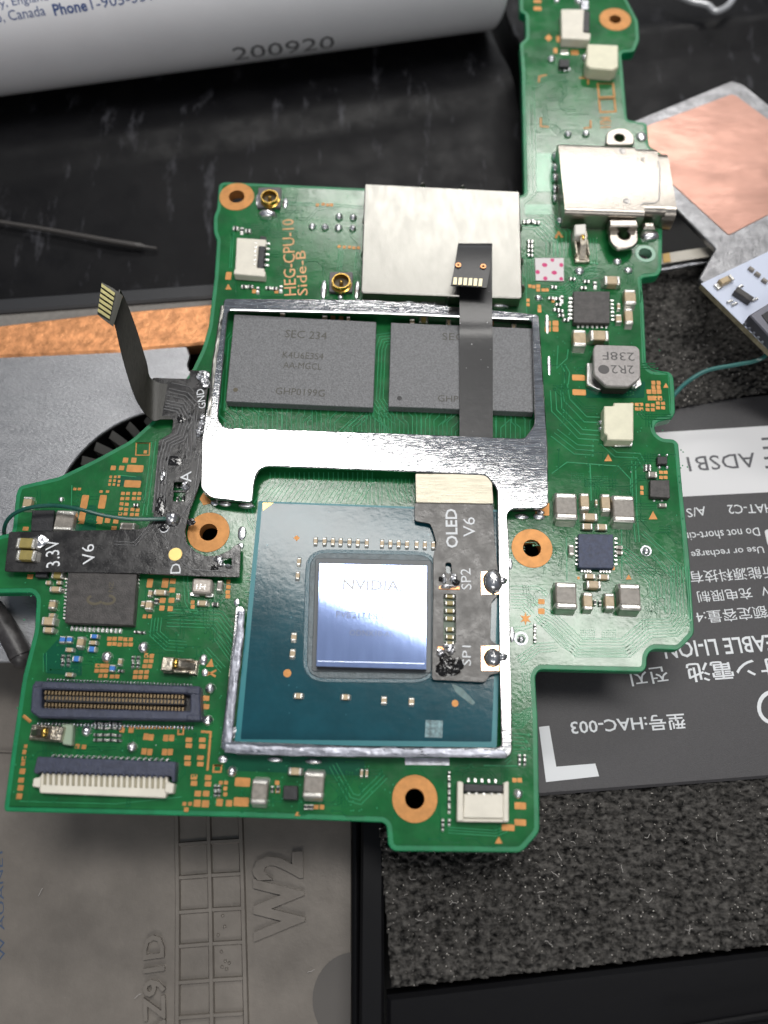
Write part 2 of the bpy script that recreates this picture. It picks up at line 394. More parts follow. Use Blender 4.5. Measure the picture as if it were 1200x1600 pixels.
def cap(x, y, w, h, ht=None, body=None, orient=None, rot=PHI, ends=tin_c, par=None, zb=.004, name='capacitor', frac=.24):
    """chip capacitor / resistor: body with two metal ends. (x, y, w, h) = its top face in the photograph"""
    orient = orient or ('h' if w > h else 'v'); body = body or ceram
    ht = ht or min(w, h)*.0038
    Wd, Hd = dims(x, y, w, h, zb+ht); c = W(x, y, zb+ht); c.z = zb
    if orient == 'v': Wd, Hd = Hd, Wd; rot = rot+math.pi/2
    Wd = round(Wd, 2) or .02; Hd = round(Hd, 2) or .02; ht = round(ht, 3)
    big = min(w, h) >= 8
    key = ('cap', Wd, Hd, ht, body.name, ends.name, big)
    e = Wd*frac
    if key not in CACHE:
        bm = rbox(Wd-e*1.5, Hd*.95, 0, ht*.96, ht*.08, .006)
        tms = []
        for s in (-1, 1):
            t = MB() if big else bm
            rbox(e, Hd, 0, ht, min(ht*.22, e*.3), e*.3, t, mi=0 if big else 1, cx=s*(Wd/2-e/2))
            # solder foot
            q = Wd/2*s; f = ht*.55
            t.add([(q, -Hd*.5, 0), (q, Hd*.5, 0), (q, Hd*.45, f), (q, -Hd*.45, f), (q+s*e*.5, -Hd*.42, 0), (q+s*e*.5, Hd*.42, 0)], [(0, 1, 2, 3), (3, 2, 5, 4), (0, 3, 4), (1, 5, 2)] if s > 0 else [(3, 2, 1, 0), (4, 5, 2, 3), (4, 3, 0), (2, 5, 1)], 0 if big else 1)
            if big: tms.append(t.mesh('terminal', [ends]))
        CACHE[key] = (bm.mesh('capacitor', [body] if big else [body, ends]), tms)
    me, tms = CACHE[key]
    o = link(name, me, par or board, c, rot); local(o)
    for t in tms: link('terminal', t, o)
    return o
def two(x, y, d=8, s=5, orient='h', **k): return cap(x, y, (d if orient == 'h' else s), (s if orient == 'h' else d), orient=orient, body=k.get('body', ceram_k), ends=tin, name='resistor', frac=.36, ht=.02)
# ---- capacitors and resistors on the board: x y w h [height style]
CAPS = """957 437 26 14 .07 c|985 463 18 22 .07 c|983 493 13 24 .06 c|967 497 9 12 .04 c|967 478 6 9 .03 c|906 527 20 25 .08 c|937 523 29 16 .08 c
885 790 34 42 .10 g|914 783 14 27 .06 c|947 785 15 28 .06 c|975 794 34 42 .10 g|922 807 24 12 .05 c|918 822 17 9 .04 c|941 823 17 9 .04 c|932 785 5 9 .03 c
893 859 9 16 .04 g|968 855 10 6 .03 g|968 863 10 6 .03 g|922 900 16 8 .04 c|944 901 16 8 .04 c|928 913 24 13 .06 c|885 930 34 42 .11 g|985 932 34 42 .11 g|919 939 15 26 .07 c|953 939 15 25 .07 c
930 941 4 9 .03 k|938 942 4 9 .03 k|1020 741 14 9 .04 g|1036 789 12 6 .03 g|405 1237 26 38 .09 g|490 1226 32 42 .10 g|461 1205 21 11 .05 c
42 785 15 18 .05 c|199 822 24 11 .05 g|89 898 18 9 .05 y|86 920 18 9 .05 c|75 910 8 6 .03 c|92 910 8 6 .03 c|81 944 10 15 .05 c|81 961 10 6 .03 c|75 970 22 12 .05 c|75 984 18 9 .05 c
125 1003 11 16 .05 c|145 1004 12 7 .03 c|108 1015 12 7 .03 c|108 1054 12 6 .03 c|187 1034 7 10 .03 c|250 925 21 9 .04 c|232 945 11 14 .05 c|223 943 6 9 .03 c|234 927 6 10 .03 c|278 932 7 10 .03 c|316 942 16 8 .04 c|343 915 9 16 .05 g
97 999 8 11 .03 b|108 999 8 11 .03 b|147 994 12 7 .03 b|143 1014 13 8 .03 b|119 1029 13 8 .03 b|175 1044 8 11 .03 b
244 939 6 8 .03 k|565 1208 5 13 .03 c|573 1208 5 13 .03 c|425 1233 5 9 .03 k|434 1233 5 9 .03 k|478 1261 6 8 .03 k|486 1261 6 8 .03 k|336 944 10 6 .03 k
441 492 7 8 .04 c|507 497 7 9 .04 c|544 498 6 8 .04 c|644 502 8 8 .04 c|662 499 13 9 .04 y|701 503 8 7 .04 c|803 509 8 6 .04 c"""
ST = {'c': ceram, 'g': ceram_g, 'y': ceram_y, 'b': ceram_b, 'k': ceram_k}
for it in CAPS.replace('\n', '|').split('|'):
    x, y, w_, h_, ht, s = it.split(); cap(float(x), float(y), float(w_), float(h_), float(ht), ST[s])
# tiny resistors: x y orientation
TWOS = """97 1027 v|106 1027 v|97 1036 v|106 1036 v|207 1029 v|215 1029 v|207 1039 v|215 1039 v|213 987 h|222 988 h|188 1048 h|336 1231 v|342 1231 v|336 1240 v|342 1240 v
151 1130 h|162 1131 h|174 1130 h|184 1131 h|151 1137 h|162 1138 h|174 1137 h|184 1138 h|150 1148 h|161 1148 h|173 1148 h|184 1149 h|150 1156 h|161 1156 h|173 1156 h|184 1157 h
702 1210 v|702 1221 v|702 1232 v|702 1243 v|702 1253 v|702 1265 v|692 1285 v|702 1285 v|692 1293 v|812 1183 v|820 1183 v|812 1191 v|820 1191 v
822 346 h|830 345 h|839 347 h|829 377 h|829 384 h|829 391 h|829 398 h|836 979 v|836 989 v|836 1000 v|866 448 h|895 435 h|917 439 h|930 444 v|912 449 h|861 465 h|872 466 h|878 466 v|873 475 h|870 483 h|877 492 h|885 499 h|876 485 h|1013 728 h|1013 733 h
368 356 h|378 359 v|387 360 h|212 789 h|381 447 h|391 447 h|419 449 h|429 450 h|439 450 v|403 452 v|280 759 h|277 780 v|286 779 v"""
for it in TWOS.replace('\n', '|').split('|'):
    x, y, o_ = it.split(); two(float(x), float(y), 9, 5, o_)
# bare gold pads: x y w h
PADS = """904 590 20 9|905 613 21 9|856 505 9 8|868 505 9 8|856 514 9 8|868 514 9 8|1021 598 6 6|1029 598 6 6|1021 605 6 6|1029 605 6 6|1014 612 7 7|1022 612 7 7|1030 612 7 7|1016 622 8 7|1023 622 7 7|1031 622 7 7
995 632 6 5|1002 632 6 5|995 639 6 5|1002 639 6 5|1012 633 6 5|1020 633 6 5|1012 640 6 5|1020 640 6 5|1028 630 6 5|1036 630 6 5|1028 637 6 5|1036 637 6 5|988 631 4 4
1033 738 6 5|1040 738 6 5|1033 746 6 5|1040 746 6 5|1003 762 5 6|1003 770 5 6|846 940 10 8|846 955 10 9|840 2 12 5|840 13 12 6|873 61 7 10|898 70 11 7|898 82 12 7|868 79 6 8
357 431 9 12|804 1219 7 7|812 1219 7 7|813 1259 18 11|813 1285 18 10|794 1293 20 10|379 1222 24 14|377 1253 24 14|494 1261 7 7|503 1261 7 7|433 1223 7 7|434 1236 7 7
295 1156 10 7|295 1165 10 7|316 1156 10 7|316 1166 10 7|293 1184 10 7|293 1193 10 7|313 1184 10 7|313 1194 10 7|303 1214 10 8|303 1224 10 8|325 1215 10 8|325 1225 10 8|309 1240 10 9|322 1240 10 9|321 1256 11 11|308 1255 11 11|297 1256 6 6|288 1256 6 6|291 1265 7 7|343 1254 10 11|358 1255 10 10
345 1223 6 6|353 1223 6 6|352 1232 6 6|352 1241 6 6|228 1151 8 10|236 1152 8 10|259 1153 8 10|268 1153 8 10|225 1174 8 10|234 1175 8 10|257 1175 8 10|266 1175 8 10|191 1139 8 11|205 1140 8 10|322 1091 10 8|322 1104 10 8
40 1166 5 6|38 1175 6 7|37 1185 6 7|36 1193 6 7|35 1205 9 9|33 1219 9 8|32 1231 9 9|30 1244 9 9|121 1166 7 7|131 1167 7 7
171 998 7 6|179 998 7 6|188 998 7 6|196 999 7 6|204 999 7 6|171 1006 7 6|179 1006 7 6|187 1007 7 6|196 1007 7 6|204 1007 7 6|152 1040 7 6|160 1040 7 6|167 1040 7 6|151 1048 7 6|159 1048 7 6|166 1048 7 6|157 1056 6 6|165 1056 6 6|175 1057 7 6|183 1057 7 6
229 1024 7 7|237 1025 7 7|228 1033 7 6|236 1033 7 6|226 1041 7 6|234 1041 7 6|212 1050 7 6|220 1050 7 6|229 1050 7 6|211 1058 7 6|219 1058 7 6|228 1058 7 6
234 911 9 14|258 911 10 15|270 908 9 8|269 922 9 8|254 938 9 8|268 938 9 8|253 950 8 8|266 951 8 8|226 963 6 6|234 963 6 6|357 909 6 6|357 917 7 6|356 925 7 6|356 932 7 6|301 941 6 6|301 948 6 6
196 719 8 8|209 719 8 8|177 731 8 7|190 731 8 7|211 732 26 11|207 756 26 11|117 764 5 4|124 764 5 4|158 768 5 4|168 768 5 4|132 784 11 21|160 784 11 21|128 809 10 19|156 810 10 17|168 813 8 8|181 814 8 8|178 825 8 6|40 826 9 6|47 901 9 7
173 745 4 4|180 745 4 4|186 745 4 4|172 751 4 4|179 751 4 4|186 752 4 4|171 757 4 4|178 757 4 4|185 758 4 4|192 771 6 5|200 771 6 5|210 771 6 5|218 771 6 5|191 779 6 5|199 779 6 5|209 779 6 5|217 779 6 5|190 787 6 5|198 788 6 5|189 795 6 5|197 796 6 5|207 796 6 5|215 797 6 5|188 803 6 5|196 803 6 5|206 804 6 5|214 804 6 5
828 447 5 5|834 448 5 5|841 447 6 5|841 453 6 5|849 453 6 5|855 453 5 5|864 470 5 5|825 469 5 5|825 476 5 5|843 479 5 5|843 485 6 6|505 319 5 4|512 320 5 4|518 320 5 4|496 320 5 4|530 385 5 4|538 386 5 4|546 386 5 4|553 387 5 4|560 387 5 4|520 497 7 7|533 498 7 7|767 505 8 7|904 903 4 4|958 888 5 5|397 455 6 6|432 455 6 6"""
for it in PADS.replace('\n', '|').split('|'):
    pad(*map(float, it.split()))
for x, y, s in [(950, 716, 12), (1020, 806, 14), (982, 902, 9), (779, 1313, 12), (465, 1271, 9), (357, 449, 10), (1040, 603, 8)]:
    patch([(x-s/2, y+s*.42), (x+s/2, y+s*.42), (x, y-s*.5)], copper, .0065, 'gold_arrow', .003)
def star(x, y, s):
    pts = []
    for i in range(12):
        a = math.pi*i/6; r = s if i % 2 == 0 else s*.38
        pts.append((x+r*math.sin(a)*.9, y-r*math.cos(a)))
    patch(pts, copper, .0065, 'gold_star', .0005)
star(821, 967, 11)
patch([(857, 54), (863, 60), (857, 66), (851, 60)], copper, .0065, 'solder_pad', .003)
patch([(465, 841), (470, 845), (465, 850), (460, 845)], copper, .0685, 'solder_pad', .002)
def stroke(pts, wpx, m, z=.0065, name='gold_outline', par=None, closed=False, th=.002):
    P = [W(x, y, z) for x, y in pts]; k = dims(pts[0][0], pts[0][1], wpx, 2, z)[0]
    if closed: P.append(P[0]); P.append(P[1])
    b = MB(); ribbon(b, P, k, th); return b.build(name, [m], par or board, smooth=False)
def ribbon(b, P, w, h, mi=0, top=.6):
    n = len(P); base = len(b.v)
    for i in range(n):
        p = P[i]; d1 = (P[i]-P[i-1]) if i else (P[1]-P[0]); d2 = (P[i+1]-P[i]) if i < n-1 else d1
        d1 = d1.to_2d().normalized(); d2 = d2.to_2d().normalized()
        m = Vector((-d1.y-d2.y, d1.x+d2.x))
        if m.length < 1e-5: m = Vector((-d1.y, d1.x))
        m.normalize(); k = max(.5, m.dot(Vector((-d1.y, d1.x))))
        for s, z in ((-1, -h), (-top, 0), (top, 0), (1, -h)):
            b.v.append((p.x+m.x*w/2*s/k, p.y+m.y*w/2*s/k, p.z+z))
    for i in range(n-1):
        for k in range(3):
            a = base+4*i+k; b.f.append((a+1, a, a+4, a+5)); b.m.append(mi)
for pts in ([(843, 119), (854, 117)], [(843, 118), (842, 128)], [(905, 121), (919, 122)], [(919, 121), (919, 132)], [(845, 184), (845, 196)], [(844, 197), (858, 198)], [(923, 188), (923, 199)], [(912, 200), (924, 199)]):
    stroke(pts, 3, copper)
stroke([(934, 130), (958, 130), (960, 151), (936, 152)], 3, copper, closed=True)
stroke([(936, 155), (960, 154), (962, 174), (938, 175)], 3, copper, closed=True)
for k in range(4): stroke([(938, 184+k*5), (954, 183+k*5)], 2.2, copper)
stroke([(938, 192), (948, 184), (955, 190)], 2.2, copper)
stroke([(213, 692), (234, 692), (233, 711), (212, 711)], 2, copper, closed=True); pad(227, 706, 5)
stroke([(213, 1137), (275, 1137)], 4, copper); stroke([(279, 1135), (287, 1135), (286, 1147), (278, 1147)], 3, copper, closed=True)
stroke([(314, 1143), (329, 1144), (324, 1204)], 4, copper); stroke([(334, 1196), (346, 1196), (345, 1206), (333, 1206)], 3, copper, closed=True)
patch([(322, 1042), (331, 1029), (334, 1042)], copper, .0065, 'gold_letter', .002)
stroke([(322, 1049), (337, 1057)], 3.5, copper, name='gold_letter'); stroke([(338, 1047), (322, 1055)], 3.5, copper, name='gold_letter')
stroke([(36, 1118), (48, 1128)], 5, copper)
stroke([(868, 372), (873, 363), (879, 371)], 4, copper, name='gold_letter')
for p in [(488, 354, 12), (508, 355, 12), (530, 339, 13), (552, 340, 12), (529, 356, 13), (551, 357, 12), (329, 1074, 17), (325, 1124, 17), (207, 1166, 17), (136, 1141, 17), (168, 1025, 18), (225, 1010, 18),
          (363, 1204, 17), (809, 1239, 16), (1009, 861, 13), (814, 998, 12), (887, 210, 12), (915, 209, 12), (874, 345, 11), (861, 93, 13), (913, 90, 11), (96, 780, 9)]:
    ball(*p)
for x, y, w_, h_ in [(964, 408, 15, 10), (981, 422, 15, 10), (905, 423, 16, 12), (841, 465, 13, 9), (904, 1, 14, 8), (870, 0, 10, 7)]: ball(x, y, w_, .4, h_)
c = W(814, 998); b = MB(); b.prism(ring_pts(c, .05, 32), .003, .008, holes=[ring_pts(c, .036, 32)]); b.build('test_point_ring', [solder_dull], board)
c = W(1009, 861); b = MB(); b.prism(ring_pts(c, .042, 32), .003, .008, holes=[ring_pts(c, .03, 32)]); b.build('test_point_ring', [solder_dull], board)
# ---- traces ------------------------------------------------------------------
tr = MB()
FAINT = MB()
def bundle(path, n, pitch, wpx=2.2, mb=None, vias=False):
    P = [W(x, y, .0062) for x, y in path]; k = (P[0]-W(path[0][0]+1, path[0][1], .0062)).length
    m = len(P)
    for j in range(n):
        off = (j-(n-1)/2)*pitch*k; Q = []
        for i in range(m):
            d1 = (P[i]-P[i-1]) if i else (P[1]-P[0]); d2 = (P[i+1]-P[i]) if i < m-1 else d1
            d1 = d1.to_2d().normalized(); d2 = d2.to_2d().normalized(); q = Vector((-d1.y-d2.y, d1.x+d2.x))
            if q.length < 1e-5: q = Vector((-d1.y, d1.x))
            q.normalize(); kk = max(.5, q.dot(Vector((-d1.y, d1.x))))
            Q.append(P[i]+Vector((q.x, q.y, 0))*(off/kk))
        if m > 1:
            e = (Q[-1]-Q[-2]).normalized()*k*random.uniform(-3, 3); Q[-1] = Q[-1]+e
        ribbon(mb or tr, Q, wpx*k, .0045, top=.45)
        if vias:
            q = Q[-1]; (mb or tr).cyl(q.x, q.y, .003, .0068, k*2.4, k*1.6, 8)
# right-hand wing
bundle([(958, 858), (972, 862), (1024, 904), (1027, 933)], 5, 5, vias=True)
bundle([(1004, 832), (1061, 884)], 2, 6); bundle([(1020, 868), (1052, 902)], 2, 5)
bundle([(1062, 884), (1066, 962), (1052, 980), (1012, 982), (978, 1012), (905, 1012), (862, 970), (846, 962)], 7, 4.6)
bundle([(1045, 905), (1047, 958)], 4, 4.6); bundle([(838, 962), (880, 1005), (900, 1018), (975, 1020), (990, 1010)], 3, 5)
bundle([(1022, 937), (1040, 952)], 2, 5, vias=True); bundle([(810, 1034), (840, 1012), (870, 1010)], 4, 4.6)
bundle([(798, 918), (840, 918), (850, 924), (857, 932)], 2, 5); bundle([(798, 932), (824, 932), (838, 944)], 3, 4.6, vias=True); bundle([(798, 945), (816, 945), (830, 960)], 3, 5)
bundle([(803, 982), (820, 981), (833, 976)], 2, 5); bundle([(903, 993), (906, 993)], 1, 3)
bundle([(990, 720), (992, 800), (996, 845)], 2, 6, 2.5); bundle([(885, 840), (886, 905)], 1, 3, 2.6); bundle([(971, 820), (972, 905)], 1, 3, 2.6)
bundle([(868, 610), (870, 640), (907, 678), (936, 680)], 3, 8, 2.4); bundle([(882, 600), (886, 625), (915, 655), (940, 656)], 2, 9, 2.4)
bundle([(866, 676), (900, 702), (928, 704)], 3, 8, 2.4, vias=True); bundle([(940, 690), (962, 710), (998, 712), (1008, 730)], 2, 8, 2.4)
bundle([(862, 740), (886, 722), (966, 728), (985, 748), (986, 775)], 1, 4, 2.4); bundle([(922, 725), (924, 785)], 1, 4, 3)
bundle([(872, 540), (870, 575), (886, 560), (888, 545)], 1, 4, 2.4); bundle([(880, 570), (887, 582), (885, 600)], 2, 6, 2.4)
# board outline stitching line at the right edge
bundle([(1001, 432), (1003, 500), (1007, 566), (1018, 577), (1044, 583), (1047, 645)], 1, 3, 1.6); bundle([(1054, 695), (1066, 830), (1078, 985)], 1, 3, 1.8)
# strip down the top arm
bundle([(829, 125), (832, 240), (833, 300), (815, 316)], 3, 5, 1.5); bundle([(822, 340), (850, 340), (875, 365), (875, 400)], 6, 6.2, 2)
bundle([(815, 350), (838, 352), (862, 378), (862, 400)], 4, 5.5, 2); bundle([(925, 372), (926, 412)], 4, 4.4, 1.6, vias=True)
bundle([(843, 455), (882, 456), (915, 427), (936, 423)], 5, 4.4, 1.7); bundle([(817, 400), (826, 405), (828, 440)], 4, 4, 1.6)
bundle([(815, 428), (822, 436), (823, 500)], 1, 4, 2); bundle([(845, 482), (856, 492), (866, 492)], 1, 4, 1.6)
# memory window
def fan(x0, x1, n, ya, yb, jog, w_=2.1):
    for i in range(n):
        t = i/(n-1); x = x0+(x1-x0)*t; j = jog(t)
        y1 = ya+(yb-ya)*(.30+.12*math.sin(i*1.7)); y2 = y1+abs(j)*.9
        bundle([(x+j, ya), (x+j, y1), (x, y2), (x, yb)], 1, 1, w_)
fan(352, 470, 17, 628, 676, lambda t: -18+24*t); fan(474, 600, 19, 634, 680, lambda t: 12-14*math.sin(t*9)); fan(604, 712, 17, 636, 682, lambda t: -22+44*t); fan(775, 828, 8, 642, 690, lambda t: 8*math.sin(t*7))
bundle([(620, 527), (597, 530), (592, 545), (588, 625), (606, 652), (607, 684)], 5, 5, 1.8); bundle([(362, 520), (355, 530), (347, 640)], 2, 5, 1.8)
# window above the processor: slanting bundle
for i in range(22):
    x = 408+i*7.6; bundle([(x+14, 738), (x+14, 752+4*math.sin(i)), (x-12+i*.4, 786)][::1 if i % 2 else 1], 1, 1, 2.3)
for i in range(13):
    x = 572+i*6.2; bundle([(x, 748), (x, 762), (x+(8 if i > 4 else 0), 786)], 1, 1, 2)
bundle([(388, 795), (392, 812), (401, 828)], 3, 5, 2)
for y in (897, 903, 909, 925, 931): bundle([(383, y), (396, y)], 1, 1, 2)
# left wing
bundle([(240, 690), (232, 760), (226, 805)], 2, 6, 2.2); bundle([(213, 745), (180, 742)], 1, 3, 2)
bundle([(262, 965), (340, 968), (366, 1002)], 6, 5.4, 2); bundle([(342, 992), (366, 1026)], 5, 4.6, 1.7); bundle([(320, 1015), (348, 1046)], 3, 5, 1.7)
bundle([(245, 965), (242, 990), (262, 1008), (290, 1010)], 4, 5, 1.8); bundle([(290, 900), (292, 940), (300, 955), (330, 950), (355, 930)], 2, 6, 1.8)
bundle([(240, 1120), (244, 1120)], 1, 1, 2); bundle([(70, 1020), (70, 1050)], 2, 5, 1.6); bundle([(284, 1245), (180, 1256), (30, 1252)], 1, 3, 1.8)
# bottom and right column
for i in range(7): bundle([(802, 1116+i*3.6), (812+i*.5, 1116+i*3.6), (830-i*.3, 1104+i*2.2+i)], 1, 1, 1.7)
for i in range(6): bundle([(802, 1146+i*6.2), (818, 1147+i*6), (824, 1151+i*5.6+(3 if i % 2 else -3))], 1, 1, 1.9, vias=i % 2 == 0)
bundle([(756, 1196), (812, 1197)], 1, 1, 2.6); bundle([(790, 1192), (800, 1184)], 2, 4, 2)
bundle([(822, 1050), (824, 1090)], 4, 4.2, 1.6); bundle([(700, 1297), (775, 1302), (790, 1296)], 3, 4, 2); bundle([(520, 1195), (548, 1246), (562, 1250), (600, 1212)], 3, 6, 2)
bundle([(110, 835), (112, 760)], 1, 1, 2); bundle([(447, 317), (500, 320)], 2, 4, 1.6); bundle([(522, 320), (566, 324)], 2, 4, 1.6)
bundle([(533, 390), (530, 422)], 3, 3.2, 1.3); bundle([(560, 392), (557, 424)], 3, 3.2, 1.3); bundle([(365, 352), (362, 385), (360, 420)], 2, 3, 1.5)
for x, n in ((777, 13),):
    for i in range(n): bundle([(772, 1120+i*3.7), (778, 1120+i*3.7)], 1, 1, 1.7)
rt_ = random.Random(11)
def scatter(x0, y0, x1, y1, n, L0=14, L1=50):
    for _ in range(n):
        x = rt_.uniform(x0, x1); y = rt_.uniform(y0, y1); P = [(x, y)]; d = rt_.choice([(1, 0), (0, 1), (-1, 0), (0, -1)])
        for k in range(rt_.randint(1, 3)):
            l = rt_.uniform(L0, L1)*(.5 if k else 1); x += d[0]*l; y += d[1]*l; P.append((x, y)); q = rt_.choice([1, -1]); d = (d[0]*.7-q*d[1]*.7, d[1]*.7+q*d[0]*.7)
        if all(x0 < p[0] < x1 and y0 < p[1] < y1 for p in P): bundle(P, rt_.choice([1, 1, 2, 3]), 4.4, 1.9, mb=FAINT, vias=True)
scatter(225, 900, 350, 1060, 26); scatter(70, 985, 340, 1065, 30); scatter(30, 1130, 345, 1265, 46); scatter(350, 1190, 600, 1275, 34); scatter(620, 1195, 835, 1325, 22)
scatter(860, 400, 1000, 540, 24, 8, 26); scatter(860, 540, 1050, 700, 26); scatter(862, 690, 1065, 900, 34); scatter(60, 760, 235, 830, 26); scatter(345, 300, 560, 465, 22); scatter(822, 60, 965, 215, 16); scatter(800, 830, 890, 960, 14, 8, 24); scatter(985, 860, 1060, 1000, 10, 8, 24)
tag(tr.build('copper_traces', [mask_lt], board, smooth=False), kind='stuff')
tag(FAINT.build('buried_traces', [mat('mask_over_trace', (.009, .135, .045), .16, spec=.6)], board, smooth=False), kind='stuff')
vb = MB()
for cx, cy in ((918, 994), (951, 994)):
    for i in range(7):
        for j in range(6): c = W(cx-10+i*3.4, cy-9+j*3.6); vb.cyl(c.x, c.y, .003, .0065, .006, .004, 6)
for cx, cy, nx, ny in ((825, 325, 5, 4), (930, 385, 4, 3), (920, 745, 9, 7), (893, 740, 6, 5), (352, 905, 3, 3)):
    for i in range(nx):
        for j in range(ny): c = W(cx+i*3.6, cy+j*3.4); vb.cyl(c.x, c.y, .003, .006, .005, .003, 6)
rv = random.Random(3)
for (xa, ya, xb, yb), n in (((20, 860, 380, 1260), 150), ((400, 1195, 620, 1270), 60), ((430, 300, 560, 460), 40), ((830, 100, 960, 200), 30), ((860, 520, 1040, 840), 60), ((1048, 700, 1075, 985), 22)):
    for _ in range(n): c = W(rv.uniform(xa, xb), rv.uniform(ya, yb)); vb.cyl(c.x, c.y, .003, .0062, .0065, .004, 7)
tag(vb.build('via_bumps', [mask_lt], board), kind='stuff')

# ---- chips -------------------------------------------------------------------
def chip(corners, z1, m, name='chip', z0=.006, bev=.004, r=.006, side=None):
    b = MB(); b.prism(rounded(Pw(corners, z1), r, 2), z0, z1, bev); return b.build(name, [m], board)
mem1 = chip([(366, 491), (588, 503), (583, 637), (353, 627)], .085, epoxy, 'memory_chip')
mem2 = chip([(611, 504), (832, 513), (834, 644), (607, 635)], .085, epoxy, 'memory_chip')
zt = .0858
text('SEC 234', (445, 527), (510, 531), 12, zt, laser, mem1, 'marking')
text('K4U6E3S4', (441, 559), (505, 562), 10, zt, laser, mem1, 'marking'); text('AA-MGCL', (442, 575), (502, 578), 10, zt, laser, mem1, 'marking')
text('GHP0199G', (430, 616), (507, 620), 11, zt, laser, mem1, 'marking')
text('SEC', (691, 531), (725, 532), 11, zt, laser, mem2, 'marking'); text('GHP0', (684, 627), (724, 629), 10, zt, laser, mem2, 'marking')
for m_, x, y in ((mem1, 368, 609), (mem2, 624, 622)):
    c = W(x, y, zt); b = MB(); b.cyl(c.x, c.y, zt-.001, zt, .02, n=20); b.build('index_dot', [laser_l if m_ is mem1 else epoxy_k], m_)
pm = chip([(896, 455), (953, 455), (953, 505), (896, 504)], .055, epoxy_b, 'power_chip')
pm2 = chip([(904, 834), (958, 835), (959, 888), (904, 887)], .06, epoxy_n, 'charging_chip')
chip([(1027, 713), (1043, 713), (1043, 725), (1027, 725)], .04, epoxy_k, 'small_chip'); chip([(1016, 750), (1046, 750), (1047, 778), (1016, 776)], .05, epoxy_b, 'small_chip')
chip([(443, 1227), (465, 1228), (465, 1250), (442, 1249)], .06, epoxy_k, 'small_chip'); chip([(874, 92), (890, 92), (890, 104), (874, 104)], .05, epoxy_k, 'small_chip')
chip([(50, 797), (85, 797), (82, 830), (48, 830)], .06, blackp, 'small_chip'); chip([(55, 893), (74, 893), (73, 902), (55, 902)], .05, blackp, 'small_chip')
cap(100, 813, 30, 32, .07, ceram_g, orient='v')
PINM = {}
def pins(par, x0, y0, x1, y1, n, w, l, along, m=tin, z=.018):
    a = Vector((x0, y0)); b_ = Vector((x1, y1))
    for i in range(n):
        p = a.lerp(b_, i/(n-1)); W_, L_ = dims(p.x, p.y, w, l, z)
        if ('pin', m.name) not in CACHE: q = MB(); rbox(1, 1, -.5, .5, .12, .2, q); CACHE[('pin', m.name)] = q.mesh('pin', [m])
        link('pin', CACHE[('pin', m.name)], par, W(p.x, p.y, z/2), PHI, (W_, L_, z))
pins(pm, 892, 467, 891, 498, 6, 8, 4, 'y'); pins(pm, 956, 470, 957, 500, 6, 6, 3, 'y'); pins(pm, 903, 509, 947, 510, 7, 4, 7, 'x')
pins(pm2, 909, 892, 922, 893, 4, 3, 5, 'x'); pins(pm2, 938, 893, 952, 893, 4, 3, 5, 'x'); pins(pm2, 901, 842, 901, 882, 7, 5, 3, 'y'); pins(pm2, 962, 842, 962, 882, 7, 5, 3, 'y')
qf = chip([(106, 893), (214, 897), (208, 977), (101, 973)], .075, epoxy_b, 'sound_chip')
pins(qf, 213, 900, 206, 970, 13, 11, 4, 'y'); pins(qf, 113, 982, 188, 986, 12, 4, 8, 'x'); pins(qf, 105, 905, 101, 966, 12, 5, 3, 'y')
text('NZ', (176, 925), (178, 909), 7, .0758, laser_l, qf, 'marking')
b = MB()
for x0, y0, a0, a1, r in ((148, 937, 20, 260, 11), (168, 937, -80, 160, 11)):
    P = [W(x0+r*math.cos(R(a)), y0+r*.6*math.sin(R(a)), .0758) for a in range(a0, a1, 20)]; ribbon(b, P, .02, .0005)
b.build('marking', [laser_l], qf, smooth=False)
# tri-pin transistor legs
for x, y in ((875, 107), (882, 110), (889, 108)):
    ball(x, y, 5, .6, 7, 'pin')
pad(882, 81, 12, 8, tin)
for x in (1030, 1042):
    ball(x, 711, 5, .5, 4, 'pin'); ball(x, 730, 6, .5, 6, 'pin'); ball(x-8, 782, 5, .4, 4, 'pin')
# ---- processor -----------------------------------------------------------------
soc = empty('processor', W(580, 980, .006), parent=board)
PZ = .066
b = MB(); b.prism(rounded(Pw([(404, 783), (788, 797), (776, 1168), (366, 1163)], PZ), .01, 2), .006, PZ, .0); b.build('package_edge', [pkg_e], soc)
b = MB(); b.prism(rounded(Pw([(410, 786), (782, 800), (768, 1159), (376, 1155)], PZ), .01, 2), PZ-.001, PZ+.0015, 0); b.build('package_mask', [pkg], soc)
def rr(x0, y0, x1, y1, r=18, z=PZ): return rounded(Pw([(x0, y0), (x1, y0+4), (x1-2, y1+2), (x0-6, y1)], z), r*.005, 5)
b = MB(); b.prism(rr(478, 858, 684, 1066, 34), PZ+.001, PZ+.006, .004); b.build('underfill_rim', [mat('rim', (.05, .12, .15), .22, bump=.3)], soc)
b = MB(); b.prism(rr(485, 864, 678, 1060, 26), PZ+.005, PZ+.014, .005); b.build('underfill', [under], soc)
b = MB(); b.prism(rounded(Pw([(493, 872), (674, 876), (674, 1052), (487, 1049)], PZ+.015), .02, 3), PZ+.01, PZ+.022, .004); b.build('die_seat', [mat('seat', (.09, .105, .115), .4)], soc)
DZ = .155
b = MB(); b.prism(Pw([(499, 880), (667, 884), (666, 1046), (494, 1041)], DZ), .07, DZ, .002, mi=0, side=1); die = b.build('die', [die_m, mat('die_side', (.06, .05, .05), .3)], soc)
D2 = DZ+.002
stroke([(496, 1033), (663, 1037)], 1.3, mat('pale_scratch', (.6, .68, .85), .3, .6), D2, 'scratch_line', die, th=.0004)
text('NVIDIA.', (535, 921), (628, 924), 17, D2, mat('die_pale', (.60, .60, .61), .6), die, 'marking', bold=.02)
